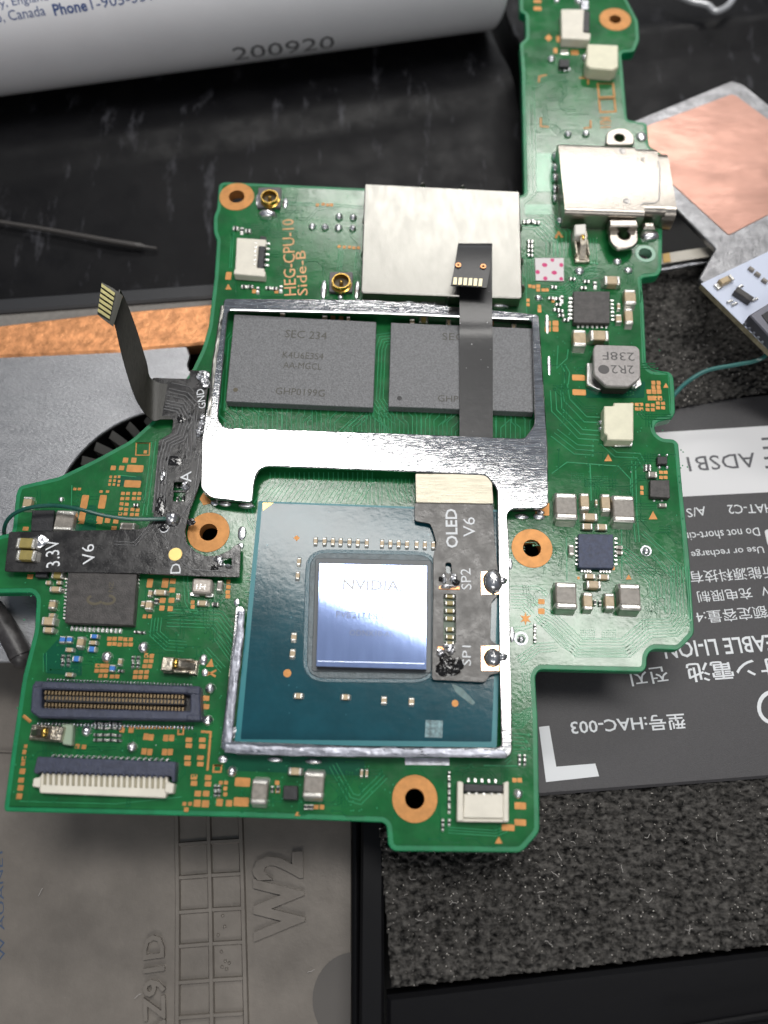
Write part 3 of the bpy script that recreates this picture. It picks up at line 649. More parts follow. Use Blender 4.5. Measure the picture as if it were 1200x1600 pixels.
text('S TW 2231A1', (541, 947), (621, 950), 9, D2, mat('die_pale', (0, 0, 0)), die, 'marking'); text('PVB217.M01', (525, 965), (598, 968), 10, D2, die_t, die, 'marking')
text('ODNX10-A1', (546, 993), (613, 995), 9, D2, die_t, die, 'marking')
c = W(633, 966, D2); b = MB(); b.prism(ring_pts(c, .037, 28), D2-.0006, D2, holes=[ring_pts(c, .031, 28)]); b.build('marking', [MATS['die_pale']], die)
text('e1', (628, 969), (637, 970), 6, D2, die_t, die, 'marking')
def soccap(x, y, w, h):
    o = cap(x, y, w, h, .025, ceram, par=soc, zb=PZ+.001, name='capacitor', frac=.3); return o
for x in (493, 507, 520, 532, 546, 559, 573, 597, 610, 623, 636, 651, 664, 677): soccap(x, 845+(x-493)*.035, 6, 11)
for a in ((467, 877, 7, 12), (465, 899, 7, 12), (459, 995, 8, 12), (457, 1021, 9, 13), (466, 1087, 14, 8), (540, 1089, 14, 8), (600, 1094, 8, 12), (643, 1096, 8, 12)): soccap(*a)
for x, y, d in ((449, 1052, 12), (711, 1099, 10)):
    c = W(x, y, PZ); b = MB(); b.cyl(c.x, c.y, PZ, PZ+.003, d*.0024, n=20); b.build('gold_dot', [copper], soc)
b = MB(); b.prism(Pw([(411, 786), (427, 786), (411, 798)], PZ), PZ, PZ+.003); b.build('index_triangle', [gold], soc)
stroke([(489, 845), (575, 848)], 5, under, PZ+.002, 'package_line', soc); stroke([(594, 849), (640, 851)], 5, under, PZ+.002, 'package_line', soc)
b = MB(); b.prism(Pw([(665, 1125), (692, 1126), (691, 1153), (664, 1152)], PZ), PZ, PZ+.002); b.build('faded_square', [mat('faded', (.16, .26, .28), .5, var=.5, vscale=30)], soc)
# dirty smear
b = MB(); b.prism(rounded(Pw([(705, 1068), (722, 1075), (743, 1098), (738, 1102), (712, 1082)], PZ), .02, 3), PZ, PZ+.0022); b.build('smear', [mat('smear', (.12, .20, .2), .5, var=.3)], soc)
# ---- bracket (one pressed frame) ---------------------------------------------
FZ = .135
fr = empty('shield_bracket', W(580, 730, .0), parent=board)
fo = [(350, 466), (580, 468), (640, 472), (842, 491), (851, 625), (856, 700), (857, 787), (850, 794), (800, 795), (792, 803), (795, 845), (797, 1020), (799, 1060), (800, 1176), (793, 1184), (600, 1181), (380, 1177), (346, 1172), (345, 1160), (352, 1105),
      (365, 980), (368, 945), (383, 948), (380, 980), (365, 1105), (361, 1158), (600, 1167), (784, 1168), (781, 1060), (779, 860), (777, 764), (760, 742), (600, 735), (415, 728), (402, 736), (397, 752), (394, 785), (372, 783), (330, 778), (314, 764), (315, 690), (322, 640), (340, 540)]
fh = [(356, 484), (580, 489), (831, 499), (836, 662), (820, 685), (600, 676), (350, 668), (340, 655)]
b = MB(); b.prism(rounded(Pw(fo, FZ), .035, 3), FZ-.02, FZ, .007, holes=[rounded(Pw(fh, FZ), .035, 3)], bottom=True)
b.build('bracket_plate', [steel], fr)
# skirt walls standing on the board
def wall(pts, t, z0, z1, m, name, par, nubs=True):
    P = [W(x, y, FZ) for x, y in pts]; b = MB(); n = len(P)
    L_ = [(p.x, p.y) for p in P]
    offs = []
    for i in range(n):
        d = Vector(L_[min(n-1, i+1)])-Vector(L_[max(0, i-1)]); d.normalize(); offs.append((L_[i][0]+d.y*t, L_[i][1]-d.x*t))
    b.prism(L_+offs[::-1], z0, z1, bottom=True); return b.build(name, [m], par)
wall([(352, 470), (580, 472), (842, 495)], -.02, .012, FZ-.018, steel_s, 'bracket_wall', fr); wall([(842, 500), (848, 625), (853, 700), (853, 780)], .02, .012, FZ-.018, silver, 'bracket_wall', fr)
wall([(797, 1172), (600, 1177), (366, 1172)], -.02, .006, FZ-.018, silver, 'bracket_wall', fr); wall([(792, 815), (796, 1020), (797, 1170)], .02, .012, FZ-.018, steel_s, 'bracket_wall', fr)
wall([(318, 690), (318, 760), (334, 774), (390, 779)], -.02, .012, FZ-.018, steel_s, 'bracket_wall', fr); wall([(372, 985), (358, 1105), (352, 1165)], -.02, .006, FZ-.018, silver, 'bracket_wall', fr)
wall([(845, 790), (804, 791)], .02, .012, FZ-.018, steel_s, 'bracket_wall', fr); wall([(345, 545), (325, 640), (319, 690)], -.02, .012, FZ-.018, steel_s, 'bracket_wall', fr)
# crusty solder remains on the cut rails
def lump_rail(pts, wpx, hgt, m, name, step=.02, z=FZ, sd=1):
    b = MB(); rg = random.Random(sd)
    P = [W(x, y, z) for x, y in pts]; k = dims(pts[0][0], pts[0][1], wpx, 2, z)[0]
    pts2 = []
    for a, c in zip(P, P[1:]):
        n = max(2, int((c-a).length/step))
        for i in range(n): pts2.append(a.lerp(c, i/n))
    pts2.append(P[-1]); n = len(pts2); base = len(b.v); m_ = 9
    for i, p in enumerate(pts2):
        d = (pts2[min(n-1, i+1)]-pts2[max(0, i-1)]).normalized(); s = Vector((-d.y, d.x, 0))
        for j in range(m_):
            u = j/(m_-1)*2-1; nz = noise.noise(Vector((p.x*9+sd, p.y*9, u*1.2)))+.5*noise.noise(Vector((p.x*30, p.y*30+sd, u*3)))
            hh = hgt*max(0, 1-u**4)*(1+.6*nz); q = p+s*(u*k/2*(1+.22*nz)); b.v.append((q.x, q.y, z-.004+hh))
    for i in range(n-1):
        for j in range(m_-1): a = base+i*m_+j; b.f.append((a, a+1, a+m_+1, a+m_)[::-1]); b.m.append(0)
    return b.build(name, [m], fr)
lump_rail([(352, 1168), (450, 1173), (600, 1175), (720, 1176), (790, 1177)], 14, .006, silver, 'solder_crust')
lump_rail([(376, 955), (373, 1000), (362, 1080), (355, 1160)], 13, .007, silver, 'solder_crust', sd=3)
lump_rail([(348, 478), (336, 560), (326, 650)], 7, .008, steel_s, 'rolled_edge', sd=8)
# solder fillets and tags at the foot of the bracket
for x, y, w_, h_ in ((385, 788, 26, 9), (352, 786, 20, 8), (335, 785, 14, 9), (815, 806, 22, 9), (842, 806, 20, 10), (845, 800, 12, 8), (348, 1185, 16, 12), (366, 1143, 12, 18), (378, 832, 14, 22), (376, 852, 10, 10), (370, 940, 10, 12),
                   (597, 462, 26, 8), (640, 470, 30, 8), (780, 476, 30, 8), (430, 1185, 24, 8), (490, 1188, 26, 8), (855, 505, 7, 30), (858, 570, 6, 30), (800, 990, 9, 24), (797, 880, 8, 18)):
    ball(x, y, w_, .22, h_, 'solder_fillet', z=.006)
patch([(633, 1184), (702, 1185), (702, 1196), (633, 1195)], solder_dull, .01, 'bracket_tag', .004, .006)
patch([(318, 770), (333, 786), (318, 790), (312, 780)], copper, .0065, 'solder_pad', .003); patch([(836, 798), (858, 786), (858, 806), (836, 806)], copper, .0065, 'solder_pad', .003)
# ---- shield can ------------------------------------------------------------
SZ = .155
can = empty('shield_can', W(690, 380, 0), parent=board)
cp = [(570, 287), (812, 299), (816, 466), (564, 457)]
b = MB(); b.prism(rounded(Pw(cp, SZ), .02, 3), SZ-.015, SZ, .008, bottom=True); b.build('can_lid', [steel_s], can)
b = MB(); b.prism(inset(ccw(Pw(cp, SZ)), .012), .02, SZ-.014); b.build('can_wall', [mat('can_wall', (.35, .34, .28), .35, 1., bump=.3)], can)
b = MB()
for x, y in ((660, 293), (722, 297), (571, 345), (569, 398), (811, 357), (813, 410), (815, 452), (656, 459), (624, 465), (700, 470)):
    c = W(x, y, .06); b = MB(); b.dome(c.x, c.y, .03, .03, .02, .09); b.build('can_clip', [steel_s], can)
b = MB(); rg = random.Random(5)
for i in range(24):
    c = W(592+i*4.6, 468+i*.4, .02); b.dome(c.x, c.y, .0, .02*rg.uniform(.6, 1.3), .02, .03*rg.uniform(.5, 1.4), seg=8, rings=4)
tag(b.build('can_solder', [solder], can), kind='stuff')
# ---- coaxial sockets ---------------------------------------------------------
for x, y, rr_ in ((421, 307, 13.5), (533, 439, 14.5)):
    co = empty('coaxial_socket', W(x, y, .0), parent=board); c = W(x, y, .09); c2 = W(x, y+3, .02)
    w2, h2 = dims(x, y, 36, 36, .02)
    b = rbox(w2, h2*.86, .004, .035, .004, .015, cx=c2.x, cy=c2.y); b.build('socket_base', [mat('socket_base', (.10, .09, .10), .4, bump=.3)], co)
    r = dims(x, y, rr_, 2, .09)[0]
    b = MB(); b.lathe(c.x, c.y, [(r*1.12, .03), (r*1.1, .045), (r*.93, .05), (r*.93, .075), (r, .08), (r*.98, .095), (r*.86, .095), (r*.82, .085), (r*.82, .045)], 40); b.build('socket_ring', [gold], co)
    b = MB(); b.cyl(c.x, c.y, .03, .046, r*.84, n=28); b.build('socket_floor', [mat('socket_floor', (.07, .055, .03), .4)], co)
    b = MB(); b.lathe(c.x, c.y, [(r*.25, .036), (r*.22, .08), (r*.08, .088), (.0005, .088)], 12); b.build('socket_pin', [gold], co)
for a in ((418, 334, 30, 13), (403, 312, 8, 18), (446, 317, 9, 16), (506, 452, 10, 30), (558, 453, 10, 30), (532, 463, 9, 10)):
    ball(a[0], a[1], a[2], .35, a[3], 'solder_fillet')
# ---- ribbon-cable connectors ---------------------------------------------------
def box_part(name, pts, z0, z1, m, par, bev=.006, r=.01): 
    b = MB(); b.prism(rounded(Pw(pts, z1), r, 2), z0, z1, bev); return b.build(name, [m], par)
fc = empty('ribbon_connector', W(392, 400), parent=board)
box_part('housing', [(370, 371), (416, 374), (415, 385), (404, 384), (401, 418), (413, 419), (413, 431), (367, 427)], .006, .075, cream, fc)
box_part('latch', [(406, 368), (416, 369), (412, 419), (402, 418)], .006, .07, blackp, fc)
pins(fc, 401, 384, 399, 417, 6, 5, 3, 'y', tin, .08); pins(fc, 418, 381, 416, 415, 5, 8, 3, 'y')
b = box_part('bottom_rim', [(366, 420), (415, 424), (414, 432), (365, 428)], .006, .08, cream, fc)
fc = empty('ribbon_connector', W(755, 1250), parent=board)
box_part('housing', [(725, 1240), (787, 1240), (787, 1279), (724, 1278)], .006, .085, cream, fc)
for q in ([(715, 1220), (724, 1222), (724, 1283), (714, 1283)], [(787, 1223), (795, 1220), (795, 1284), (786, 1284)]): box_part('housing_cheek', q, .006, .09, cream, fc)
box_part('bottom_rim', [(714, 1278), (795, 1279), (795, 1285), (714, 1284)], .006, .07, cream, fc)
box_part('latch', [(725, 1224), (786, 1226), (786, 1238), (725, 1237)], .006, .10, blackp, fc)
pins(fc, 732, 1219, 774, 1221, 5, 4, 7, 'x'); pins(fc, 732, 1240, 778, 1241, 5, 4, 3, 'x', tin, .093)
fc = empty('ribbon_connector', W(900, 40), parent=board)
box_part('housing', [(877, 14), (913, 14), (911, 50), (923, 52), (922, 62), (878, 60)], .006, .10, cream, fc)
box_part('latch', [(912, 16), (922, 17), (921, 50), (910, 49)], .006, .09, blackp, fc)
box_part('mating_tab', [(908, 0), (920, 0), (920, 14), (908, 14)], .006, .05, solder_dull, fc)
# wide ribbon connector bottom-left
fc = empty('wide_ribbon_connector', W(162, 1212), parent=board)
box_part('latch', [(58, 1182), (275, 1190), (273, 1222), (268, 1222), (268, 1213), (62, 1206), (56, 1210), (52, 1206)], .006, .085, navyp, fc)
box_part('housing', [(56, 1216), (64, 1213), (64, 1208), (262, 1213), (262, 1222), (272, 1224), (270, 1240), (260, 1240), (258, 1247), (62, 1239), (61, 1230), (50, 1229), (52, 1216)], .006, .06, cream, fc)
for i in range(22): 
    x = 68+i*8.85
    q = box_part('contact', [(x, 1209+i*.3), (x+4.5, 1209+i*.3), (x+4, 1226+i*.3), (x-.5, 1226+i*.3)], .05, .066, mat('contact_grey', (.40, .36, .26), .45, .4), fc, .002, .002)
    q = box_part('contact', [(x, 1202+i*.3), (x+3.5, 1202+i*.3), (x+3, 1209+i*.3), (x-.5, 1209+i*.3)], .08, .088, navyp, fc, .002, .002)
for i in range(21):
    x = 84+i*8.9; y = 1181+i*.32
    link('contact', CACHE[('pin', tin.name)], fc, W(x, y, .01), R(40), (.028, .012, .03)); 
for q in ([(52, 1216), (64, 1214), (63, 1231), (50, 1229)], [(258, 1223), (272, 1224), (270, 1240), (257, 1239)]): box_part('housing_cheek', q, .006, .075, cream, fc)
# board-to-board connector
fc = empty('board_connector', W(180, 1095), parent=board)
ro = rounded(Pw([(56, 1064), (312, 1072), (314, 1126), (60, 1121), (47, 1112), (50, 1070)], .11), .01, 2)
ri = rounded(Pw([(64, 1076), (297, 1084), (297, 1111), (64, 1106)], .11), .01, 2)
b = MB(); b.prism(ro, .006, .11, .01, holes=[ri]); b.build('housing', [navyp], fc)
box_part('centre_ridge', [(70, 1085), (289, 1092), (289, 1102), (70, 1097)], .006, .08, blackp, fc)
box_part('well', [(60, 1072), (300, 1080), (300, 1115), (60, 1110)], .004, .03, blackp, fc, 0)
for q in ([(292, 1074), (312, 1075), (312, 1085), (292, 1084)], [(292, 1116), (313, 1117), (313, 1126), (290, 1125)], [(54, 1064), (66, 1064), (66, 1073), (52, 1074)]): box_part('end_clip', q, .09, .116, navyp, fc)
b = MB()
for i in range(40):
    x = 71+i*5.5; y = i*.18
    for yy, z in ((1082, .10), (1090, .085), (1101, .085), (1108, .07)):
        p = W(x, yy+y, z); b.box(p.x-.006, p.x+.007, p.y-.012, p.y+.012, .03, z, 0)
tag(b.build('contact_rows', [mat('contact_gold', (.26, .19, .11), .45, .8)], fc), kind='stuff')
b = MB()
for i in range(44):
    p = W(60+i*5.6, 1131+i*.14, .01); b.dome(p.x, p.y, .004, .011, .018, .02, seg=6, rings=3)
    p = W(75+i*5.2, 1062+i*.2, .01); b.dome(p.x, p.y, .004, .009, .014, .02, seg=6, rings=3)
tag(b.build('contact_feet', [solder_dull], fc), kind='stuff')
# ---- plug sockets (two white wire-to-board sockets) ---------------------------
fc = empty('plug_socket', W(965, 660), parent=board)
box_part('housing', [(959, 629), (990, 629), (990, 688), (949, 687), (949, 680), (944, 676), (944, 634), (959, 634)], .006, .12, ivory, fc, .008, .008)
box_part('housing_step', [(943, 646), (948, 646), (948, 668), (942, 668)], .006, .09, ivory, fc)
box_part('metal_foot', [(961, 686), (989, 684), (988, 697), (960, 697)], .004, .03, tin, fc, .003)
for x, y in ((938, 660), (938, 670)): ball(x, y, 10, .6, 7, 'pin', par=fc)
fc = empty('plug_socket', W(942, 88), parent=board)
box_part('housing', [(918, 68), (966, 70), (966, 104), (958, 109), (922, 106), (916, 101)], .006, .13, ivory, fc, .01, .01)
for x in (935, 944): box_part('pin', [(x-3, 101), (x+3, 101), (x+3, 115), (x-3, 115)], .004, .04, tin, fc, .003)
# ---- power inductor -------------------------------------------------------------
ind = empty('inductor', W(965, 577), parent=board)
IZ = .15
op = [(930, 538), (994, 540), (1000, 546), (1001, 590), (983, 604), (947, 603), (928, 585), (927, 546)]
b = MB(); b.prism(inset(ccw(Pw(op, IZ)), .01), .01, IZ-.03); b.build('core', [mat('ferrite', (.03, .028, .024), .4, bump=.3)], ind)
b = MB(); b.prism(rounded(Pw(op, IZ), .02, 2), IZ-.035, IZ, .008); b.build('top_plate', [mat('inductor_grey', (.33, .31, .30), .5, .2, var=.12, vscale=30, bump=.4, bscale=60)], ind)
it_ = mat('ink_grey', (.09, .085, .085), .6)
text('2R2●', (990, 571), (934, 570), 14, IZ+.0006, it_, ind, 'marking'); text('238F', (991, 551), (941, 549), 13, IZ+.0006, it_, ind, 'marking')
for q in ([(917, 567), (930, 567), (932, 590), (945, 603), (938, 609), (917, 601)], [(985, 600), (1000, 587), (1003, 601), (994, 607)]): box_part('terminal', q, .004, .05, tin, ind, .004)
for a in ((941, 604, 12, 8), (990, 602, 12, 7)): ball(a[0], a[1], a[2], .5, a[3], 'copper_winding', z=.03, par=ind)
ind = empty('inductor', W(316, 917), parent=board)
box_part('body', [(301, 903), (332, 905), (330, 927), (299, 926)], .006, .08, mat('inductor_body', (.42, .38, .34), .4, .4, bump=.3), ind, .012, .02)
text('1H', (306, 920), (320, 921), 8, .0808, tin, ind, 'marking')
for q in ([(297, 925), (312, 926), (311, 932), (296, 931)], [(321, 927), (334, 927), (333, 933), (320, 933)]): box_part('terminal', q, .004, .03, tin, ind, .003)
# ---- antenna spring clips ------------------------------------------------------
def clip_spring(cx, cy, L_, ang, seed):
    e = empty('spring_clip', W(cx, cy), parent=board); k = dims(cx, cy, 10, 2, .05)[0]/10; rg = random.Random(seed)
    ca, sa = math.cos(ang), math.sin(ang); o = W(cx, cy, .05)
    def T(u, v, z): return (o.x+(u*ca-v*sa)*k, o.y+(u*sa+v*ca)*k, z)
    def bx(name, u0, u1, v0, v1, z0, z1, m):
        b = MB(); b.prism([T(u0, v0, 0)[:2], T(u1, v0, 0)[:2], T(u1, v1, 0)[:2], T(u0, v1, 0)[:2]], z0, z1, .006); return b.build(name, [m], e)
    bx('clip_base', -L_, L_*.9, -12, 11, .004, .035, mat('clip_metal', (.50, .45, .37), .3, 1., bump=.8, bscale=30, var=.3))
    bx('clip_box', -L_, -L_*.35, -11, 10, .03, .10, MATS['clip_metal']); bx('clip_wall', -L_*.3, L_*.6, -12, -8, .03, .09, MATS['clip_metal']); bx('clip_wall', -L_*.3, L_*.7, 7, 10, .03, .09, MATS['clip_metal'])
    b = MB(); P = [T(-L_*.3, 0, .10), T(-L_*.1, 0, .135), T(L_*.15, 0, .12), T(L_*.5, 0, .06), T(L_*.75, 0, .035)]
    b.strip(P, 9*k, .012, side=Vector((-sa, ca, 0))); b.build('spring_leaf', [MATS['clip_metal']], e)
    c = T(-L_*.15, 0, .13); b = MB(); b.dome(c[0], c[1], .125, .026, .036, .028); b.build('gold_contact', [gold], e)
clip_spring(283, 1040, 28, R(-4), 1); clip_spring(72, 1146, 30, R(176), 2); clip_spring(908, 385, 30, R(-88), 4)
box_part('frosted_block', [(96, 1131), (114, 1131), (112, 1165), (97, 1163)], .006, .06, mat('frosted', (.30, .38, .28), .5), board)
ball(318, 1030, 14, .4, 18, 'solder_fillet'); ball(320, 1050, 12, .3, 12, 'solder_fillet')
box_part('white_pad', [(898, 350), (916, 349), (916, 366), (898, 368)], .06, .15, mat('white_block', (.75, .73, .66), .4), board, .01, .01)
# ---- water-damage sticker --------------------------------------------------------
st = box_part('indicator_sticker', [(836, 403), (881, 403), (881, 439), (837, 438)], .006, .014, mat('sticker_paper', (.72, .68, .68), .7, bump=.2), board, .001, .003)
pink = mat('pink_ink', (.62, .06, .20), .7)
for x, y, w_ in ((851, 414, 1), (866, 426, 1), (840, 425, .8), (852, 435, .75), (877, 414, .75), (863, 406, .7), (877, 436, .7)):
    c = W(x, y, .0145); b = MB(); b.prism([(min(max(p[0], W(837, y, .0145).x), W(880, y, .0145).x), min(max(p[1], W(x, 438, .0145).y), W(x, 404, .0145).y)) for p in ring_pts(c, .024*w_, 18, .022)], .0142, .0148); b.build('pink_dot', [pink], st)
# ---- printed legend ---------------------------------------------------------------
text('HEG-CPU-10', (463, 461), (459, 342), 19, .0062, copper_ink, board); text('Side-B', (481, 461), (477, 391), 16, .0062, copper_ink, board)
# ---- USB port ---------------------------------------------------------------------
UZ = .21
usb = empty('usb_port', W(955, 290), parent=board)
def upoly(z): return [(870, 224), (992, 226), (997, 233), (1022, 236), (1026, 246), (1038, 246), (1046, 300), (1046, 326), (1020, 333), (878, 328), (873, 318)]
up = ccw(Pw(upoly(0), UZ))
b = MB()
# rounded cross-section extruded along the port
xs0 = min(p[0] for p in up); 
def shell(b, x0, x1, yl, yh, zt, zb, rad, mi=0, capends=(True, False), t=.015):
    sec = []
    for cx, cz, a0 in ((yh-rad, zt-rad, 0), (yl+rad, zt-rad, 90), (yl+rad, zb+rad, 180), (yh-rad, zb+rad, 270)):
        for k in range(7): a = R(a0+15*k); sec.append((cx+rad*math.cos(a), cz+rad*math.sin(a)))
    n = len(sec); base = len(b.v); slope = math.tan(PHI)
    for x in (x0, x1):
        for y, z in sec: b.v.append((x, y+(x-x0)*slope, z))
    for i in range(n): j = (i+1) % n; b.f.append((base+i, base+j, base+n+j, base+n+i)[::-1]); b.m.append(mi)
    if capends[0]: b.f.append(tuple(base+i for i in range(n))[::-1]); b.m.append(mi)
    if capends[1]: b.f.append(tuple(base+n+i for i in range(n))); b.m.append(mi)
tl = W(872, 222, UZ); bl = W(874, 328, UZ); tr_ = W(1028, 240, UZ); t2 = W(1043, 250, UZ)
shell(b, tl.x, W(1000, 280, UZ).x, bl.y-.02, tl.y, UZ, -.06, .05, capends=(True, True)); shell(b, W(998, 280, UZ).x, tr_.x, bl.y, tl.y-.045, UZ-.004, -.06, .06, capends=(False, True))
b.build('shell', [steel_u], usb)
b = MB(); shell(b, tr_.x-.02, t2.x+.02, bl.y-.02, tl.y-.065, UZ-.02, -.08, .10, capends=(False, False)); shell(b, tr_.x-.02, t2.x+.021, bl.y, tl.y-.085, UZ-.04, -.06, .09, capends=(False, False))
b.build('mouth', [steel_u], usb)
for x, y in ((972, 236), (979, 314)):
    c = W(x, y, UZ); b = MB(); b.lathe(c.x, c.y, [(.034, UZ+.001), (.027, UZ+.002), (.022, UZ-.0), (.004, UZ+.001)][::-1], 20); b.build('weld_dimple', [mat('dimple', (.30, .29, .28), .35, 1.)], usb)
text('14', (995, 252), (1007, 253), 8, UZ+.001, mat('etched', (.42, .40, .37), .5, .5), usb, 'marking')
b = MB(); P = [W(1000, 322, UZ+.001), W(1005, 317, UZ+.001), W(1024, 317, UZ+.001), W(1030, 311, UZ+.001), W(1031, 262, UZ+.001), W(1028, 250, UZ+.001)]; ribbon(b, P, .014, .001); b.build('seam', [MATS['dimple']], usb)
# lugs with holes
for cx, cy, rx, y0, y1 in ((975, 366, 23, 346, 388), (968, 214, 20, 205, 226)):
    z = .11; c = W(cx, cy+1, z)
    pts = rounded(Pw([(cx-rx, y0), (cx+rx-3, y0), (cx+rx, y1-10), (cx+rx-12, y1), (cx-rx+10, y1), (cx-rx, y1-12)], z), .05, 4) if cy > 300 else rounded(Pw([(cx-22, 226), (cx-20, 206), (cx-6, 200), (cx+10, 200), (cx+22, 210), (cx+24, 226)], z), .04, 4)
    b = MB(); b.prism(pts, z-.035, z, .01, holes=[ring_pts(c, .050 if cy > 300 else .045, 24)], bottom=True); b.lathe(c.x, c.y, [((.048 if cy > 300 else .043), .0), ((.048 if cy > 300 else .043), z)], 24)
    b.build('lug', [steel_u], usb)
b = MB(); c = W(975, 348, .2); b.box(W(954, 345, .2).x, W(998, 345, .2).x, c.y-.01, c.y+.06, .07, .17, bev=.01); b.build('lug_bend', [steel_u], usb)
c = W(1014, 357, .1); b = MB(); b.box(W(1003, 345, .1).x, W(1022, 345, .1).x, c.y-.01, c.y+.06, .0, .12, bev=.02); b.build('side_leg', [steel_u], usb)
for a in ((1014, 366, 30, 18), (1002, 213, 18, 14)): ball(a[0], a[1], a[2], .3, a[3], 'solder_fillet')
for i, y in enumerate((245, 262, 278, 295, 310)): ball(866, y, 9, .8, 13, 'solder_fillet', z=.01)
patch([(892, 334), (950, 335), (950, 353), (892, 352)], mask, .02, 'green_step', .01, .016)

# ================================================================ RIBBON CABLES ON THE BOARD
# ---- left one
rc = empty('ribbon_cable', W(300, 760, .0), 'black ribbon cable printed 3.3V V6 A C D, with its gold-tipped tail raised', 'ribbon cable')
LZ = .085
body = [(14, 831), (215, 827), (232, 822), (240, 812), (240, 790), (245, 720), (248, 688), (268, 676), (271, 656), (262, 650), (240, 652), (238, 590), (296, 592), (297, 578), (328, 580), (323, 620), (320, 650), (316, 700), (315, 745), (309, 765), (297, 795), (289, 830), (292, 848), (305, 862), (322, 869),
        (340, 868), (358, 860), (370, 850), (376, 852), (374, 902), (300, 900), (215, 896), (110, 894), (7, 893)]
win = [[(272, 753), (286, 753), (286, 766), (271, 766)], [(271, 769), (290, 769), (289, 783), (270, 783)], [(346, 872), (362, 872), (362, 884), (346, 884)]]
b = MB(); b.prism(rounded(Pw(body, LZ), .015, 2), LZ-.012, LZ, .002, holes=[Pw(q, LZ) for q in win], bottom=True); fl = b.build('film', [film], rc)
# raised tail: bends up from the board edge, then leans away
def quad_sheet(rows, th, m, name, par, sub=6):
    "rows = list of (left point, right point) in 3-D, smooth between"
    b = MB(); n = len(rows); L_ = []
    def cr(p0, p1, p2, p3, t): return .5*((2*p1)+(p2-p0)*t+(2*p0-5*p1+4*p2-p3)*t*t+(3*p1-p0-3*p2+p3)*t**3)
    for i in range(n-1):
        for k in range(sub if i < n-2 else sub+1):
            t = k/sub; g = [rows[max(0, i-1)], rows[i], rows[i+1], rows[min(n-1, i+2)]]
            L_.append((cr(*[Vector(r[0]) for r in g], t), cr(*[Vector(r[1]) for r in g], t)))
    m_ = len(L_)
    for i, (l, r) in enumerate(L_):
        q = (L_[min(m_-1, i+1)][0]-L_[max(0, i-1)][0]); nn = q.cross(r-l)
        nn = nn.normalized() if nn.length > 1e-7 else Vector((0, 0, 1))
        if nn.z < 0 and i == 0: pass
        for p in (l, r, r-nn*th, l-nn*th): b.v.append(tuple(p))
    for i in range(m_-1):
        for k in range(4): j = (k+1) % 4; b.f.append((4*i+k, 4*i+j, 4*i+4+j, 4*i+4+k)); b.m.append(0)
    b.f.append((0, 3, 2, 1)); e = 4*(m_-1); b.f.append((e, e+1, e+2, e+3)); b.m += [0, 0]
    return b.build(name, [m], par, angle=50)
Wz = lambda x, y, z: W(x, y, z)
tail = quad_sheet([(Wz(270, 655, LZ), Wz(296, 592, LZ)), (Wz(252, 655, LZ), Wz(262, 600, LZ)), (Wz(236, 655, .10), Wz(236, 591, .11)), (Wz(212, 622, .2), Wz(229, 565, .24)), (Wz(192, 560, .36), Wz(212, 510, .40)), (Wz(180, 508, .50), Wz(197, 470, .54)), (Wz(176, 506, .56), Wz(188, 453, .62))],
                  -.01, mat('film_tail', (.028, .027, .022), .42, var=.2, bump=.15, bscale=30, stretch=(6, 1, 1), ang=R(20)), 'tail', rc)
tip = quad_sheet([(Wz(177, 510, .56), Wz(192, 462, .63)), (Wz(165, 501, .59), Wz(176, 450, .66)), (Wz(152, 491, .62), Wz(159, 441, .70))], -.014, mat('tip_film', (.035, .035, .024), .35), 'tail_tip', rc)
for i in range(6):
    t0 = .06+i*.155; t1 = t0+.10
    a0 = Vector(Wz(153, 491, .63)); a1 = Vector(Wz(160, 441, .71)); c0 = Vector(Wz(171, 503, .585)); c1 = Vector(Wz(181, 456, .655))
    b = MB(); P = [a0.lerp(a1, t0), a0.lerp(a1, t1), c0.lerp(c1, t1), c0.lerp(c1, t0)]; P = [p+Vector((0, 0, .012)) for p in P]
    b.add(P+[p-Vector((0, 0, .006)) for p in P], [(0, 1, 2, 3)[::-1], (4, 5, 6, 7), (0, 4, 5, 1), (1, 5, 6, 2), (2, 6, 7, 3), (3, 7, 4, 0)]); b.build('contact_finger', [mat('worn_gold', (.34, .31, .14), .35, .6, var=.1)], rc, smooth=False)
lt = mat('film_ridge', (.09, .09, .092), .24, bump=.2)
b = MB()
def fb(path, n, pitch, wpx=2.4, z=LZ+.004):
    P = [W(x, y, z) for x, y in path]; k = (W(path[0][0], path[0][1], z)-W(path[0][0]+1, path[0][1], z)).length; m = len(P)
    for j in range(n):
        off = (j-(n-1)/2)*pitch*k; Q = []
        for i in range(m):
            d1 = (P[i]-P[i-1]) if i else (P[1]-P[0]); d2 = (P[i+1]-P[i]) if i < m-1 else d1
            d1 = d1.to_2d().normalized(); d2 = d2.to_2d().normalized(); q = Vector((-d1.y-d2.y, d1.x+d2.x)); q.normalize(); kk = max(.5, q.dot(Vector((-d1.y, d1.x))))
            Q.append(P[i]+Vector((q.x, q.y, 0))*(off/kk))
        ribbon(b, Q, wpx*k, .004)
fb([(258, 632), (282, 637), (292, 655), (283, 682), (262, 692), (254, 720), (247, 800)], 4, 5, 3); fb([(262, 612), (290, 618), (304, 634), (300, 660), (298, 720)], 3, 6); fb([(303, 640), (304, 700), (311, 715), (303, 775), (285, 803)], 1, 5, 3)
fb([(240, 812), (230, 828), (210, 850), (178, 848)], 2, 5, 2); fb([(246, 818), (250, 830), (264, 850)], 1, 4, 2); fb([(284, 878), (300, 890), (364, 893), (366, 862)], 1, 4, 3); fb([(268, 598), (296, 604), (303, 612)], 1, 4, 2)
tag(b.build('film_traces', [lt], rc), kind='stuff')
T2 = LZ+.003
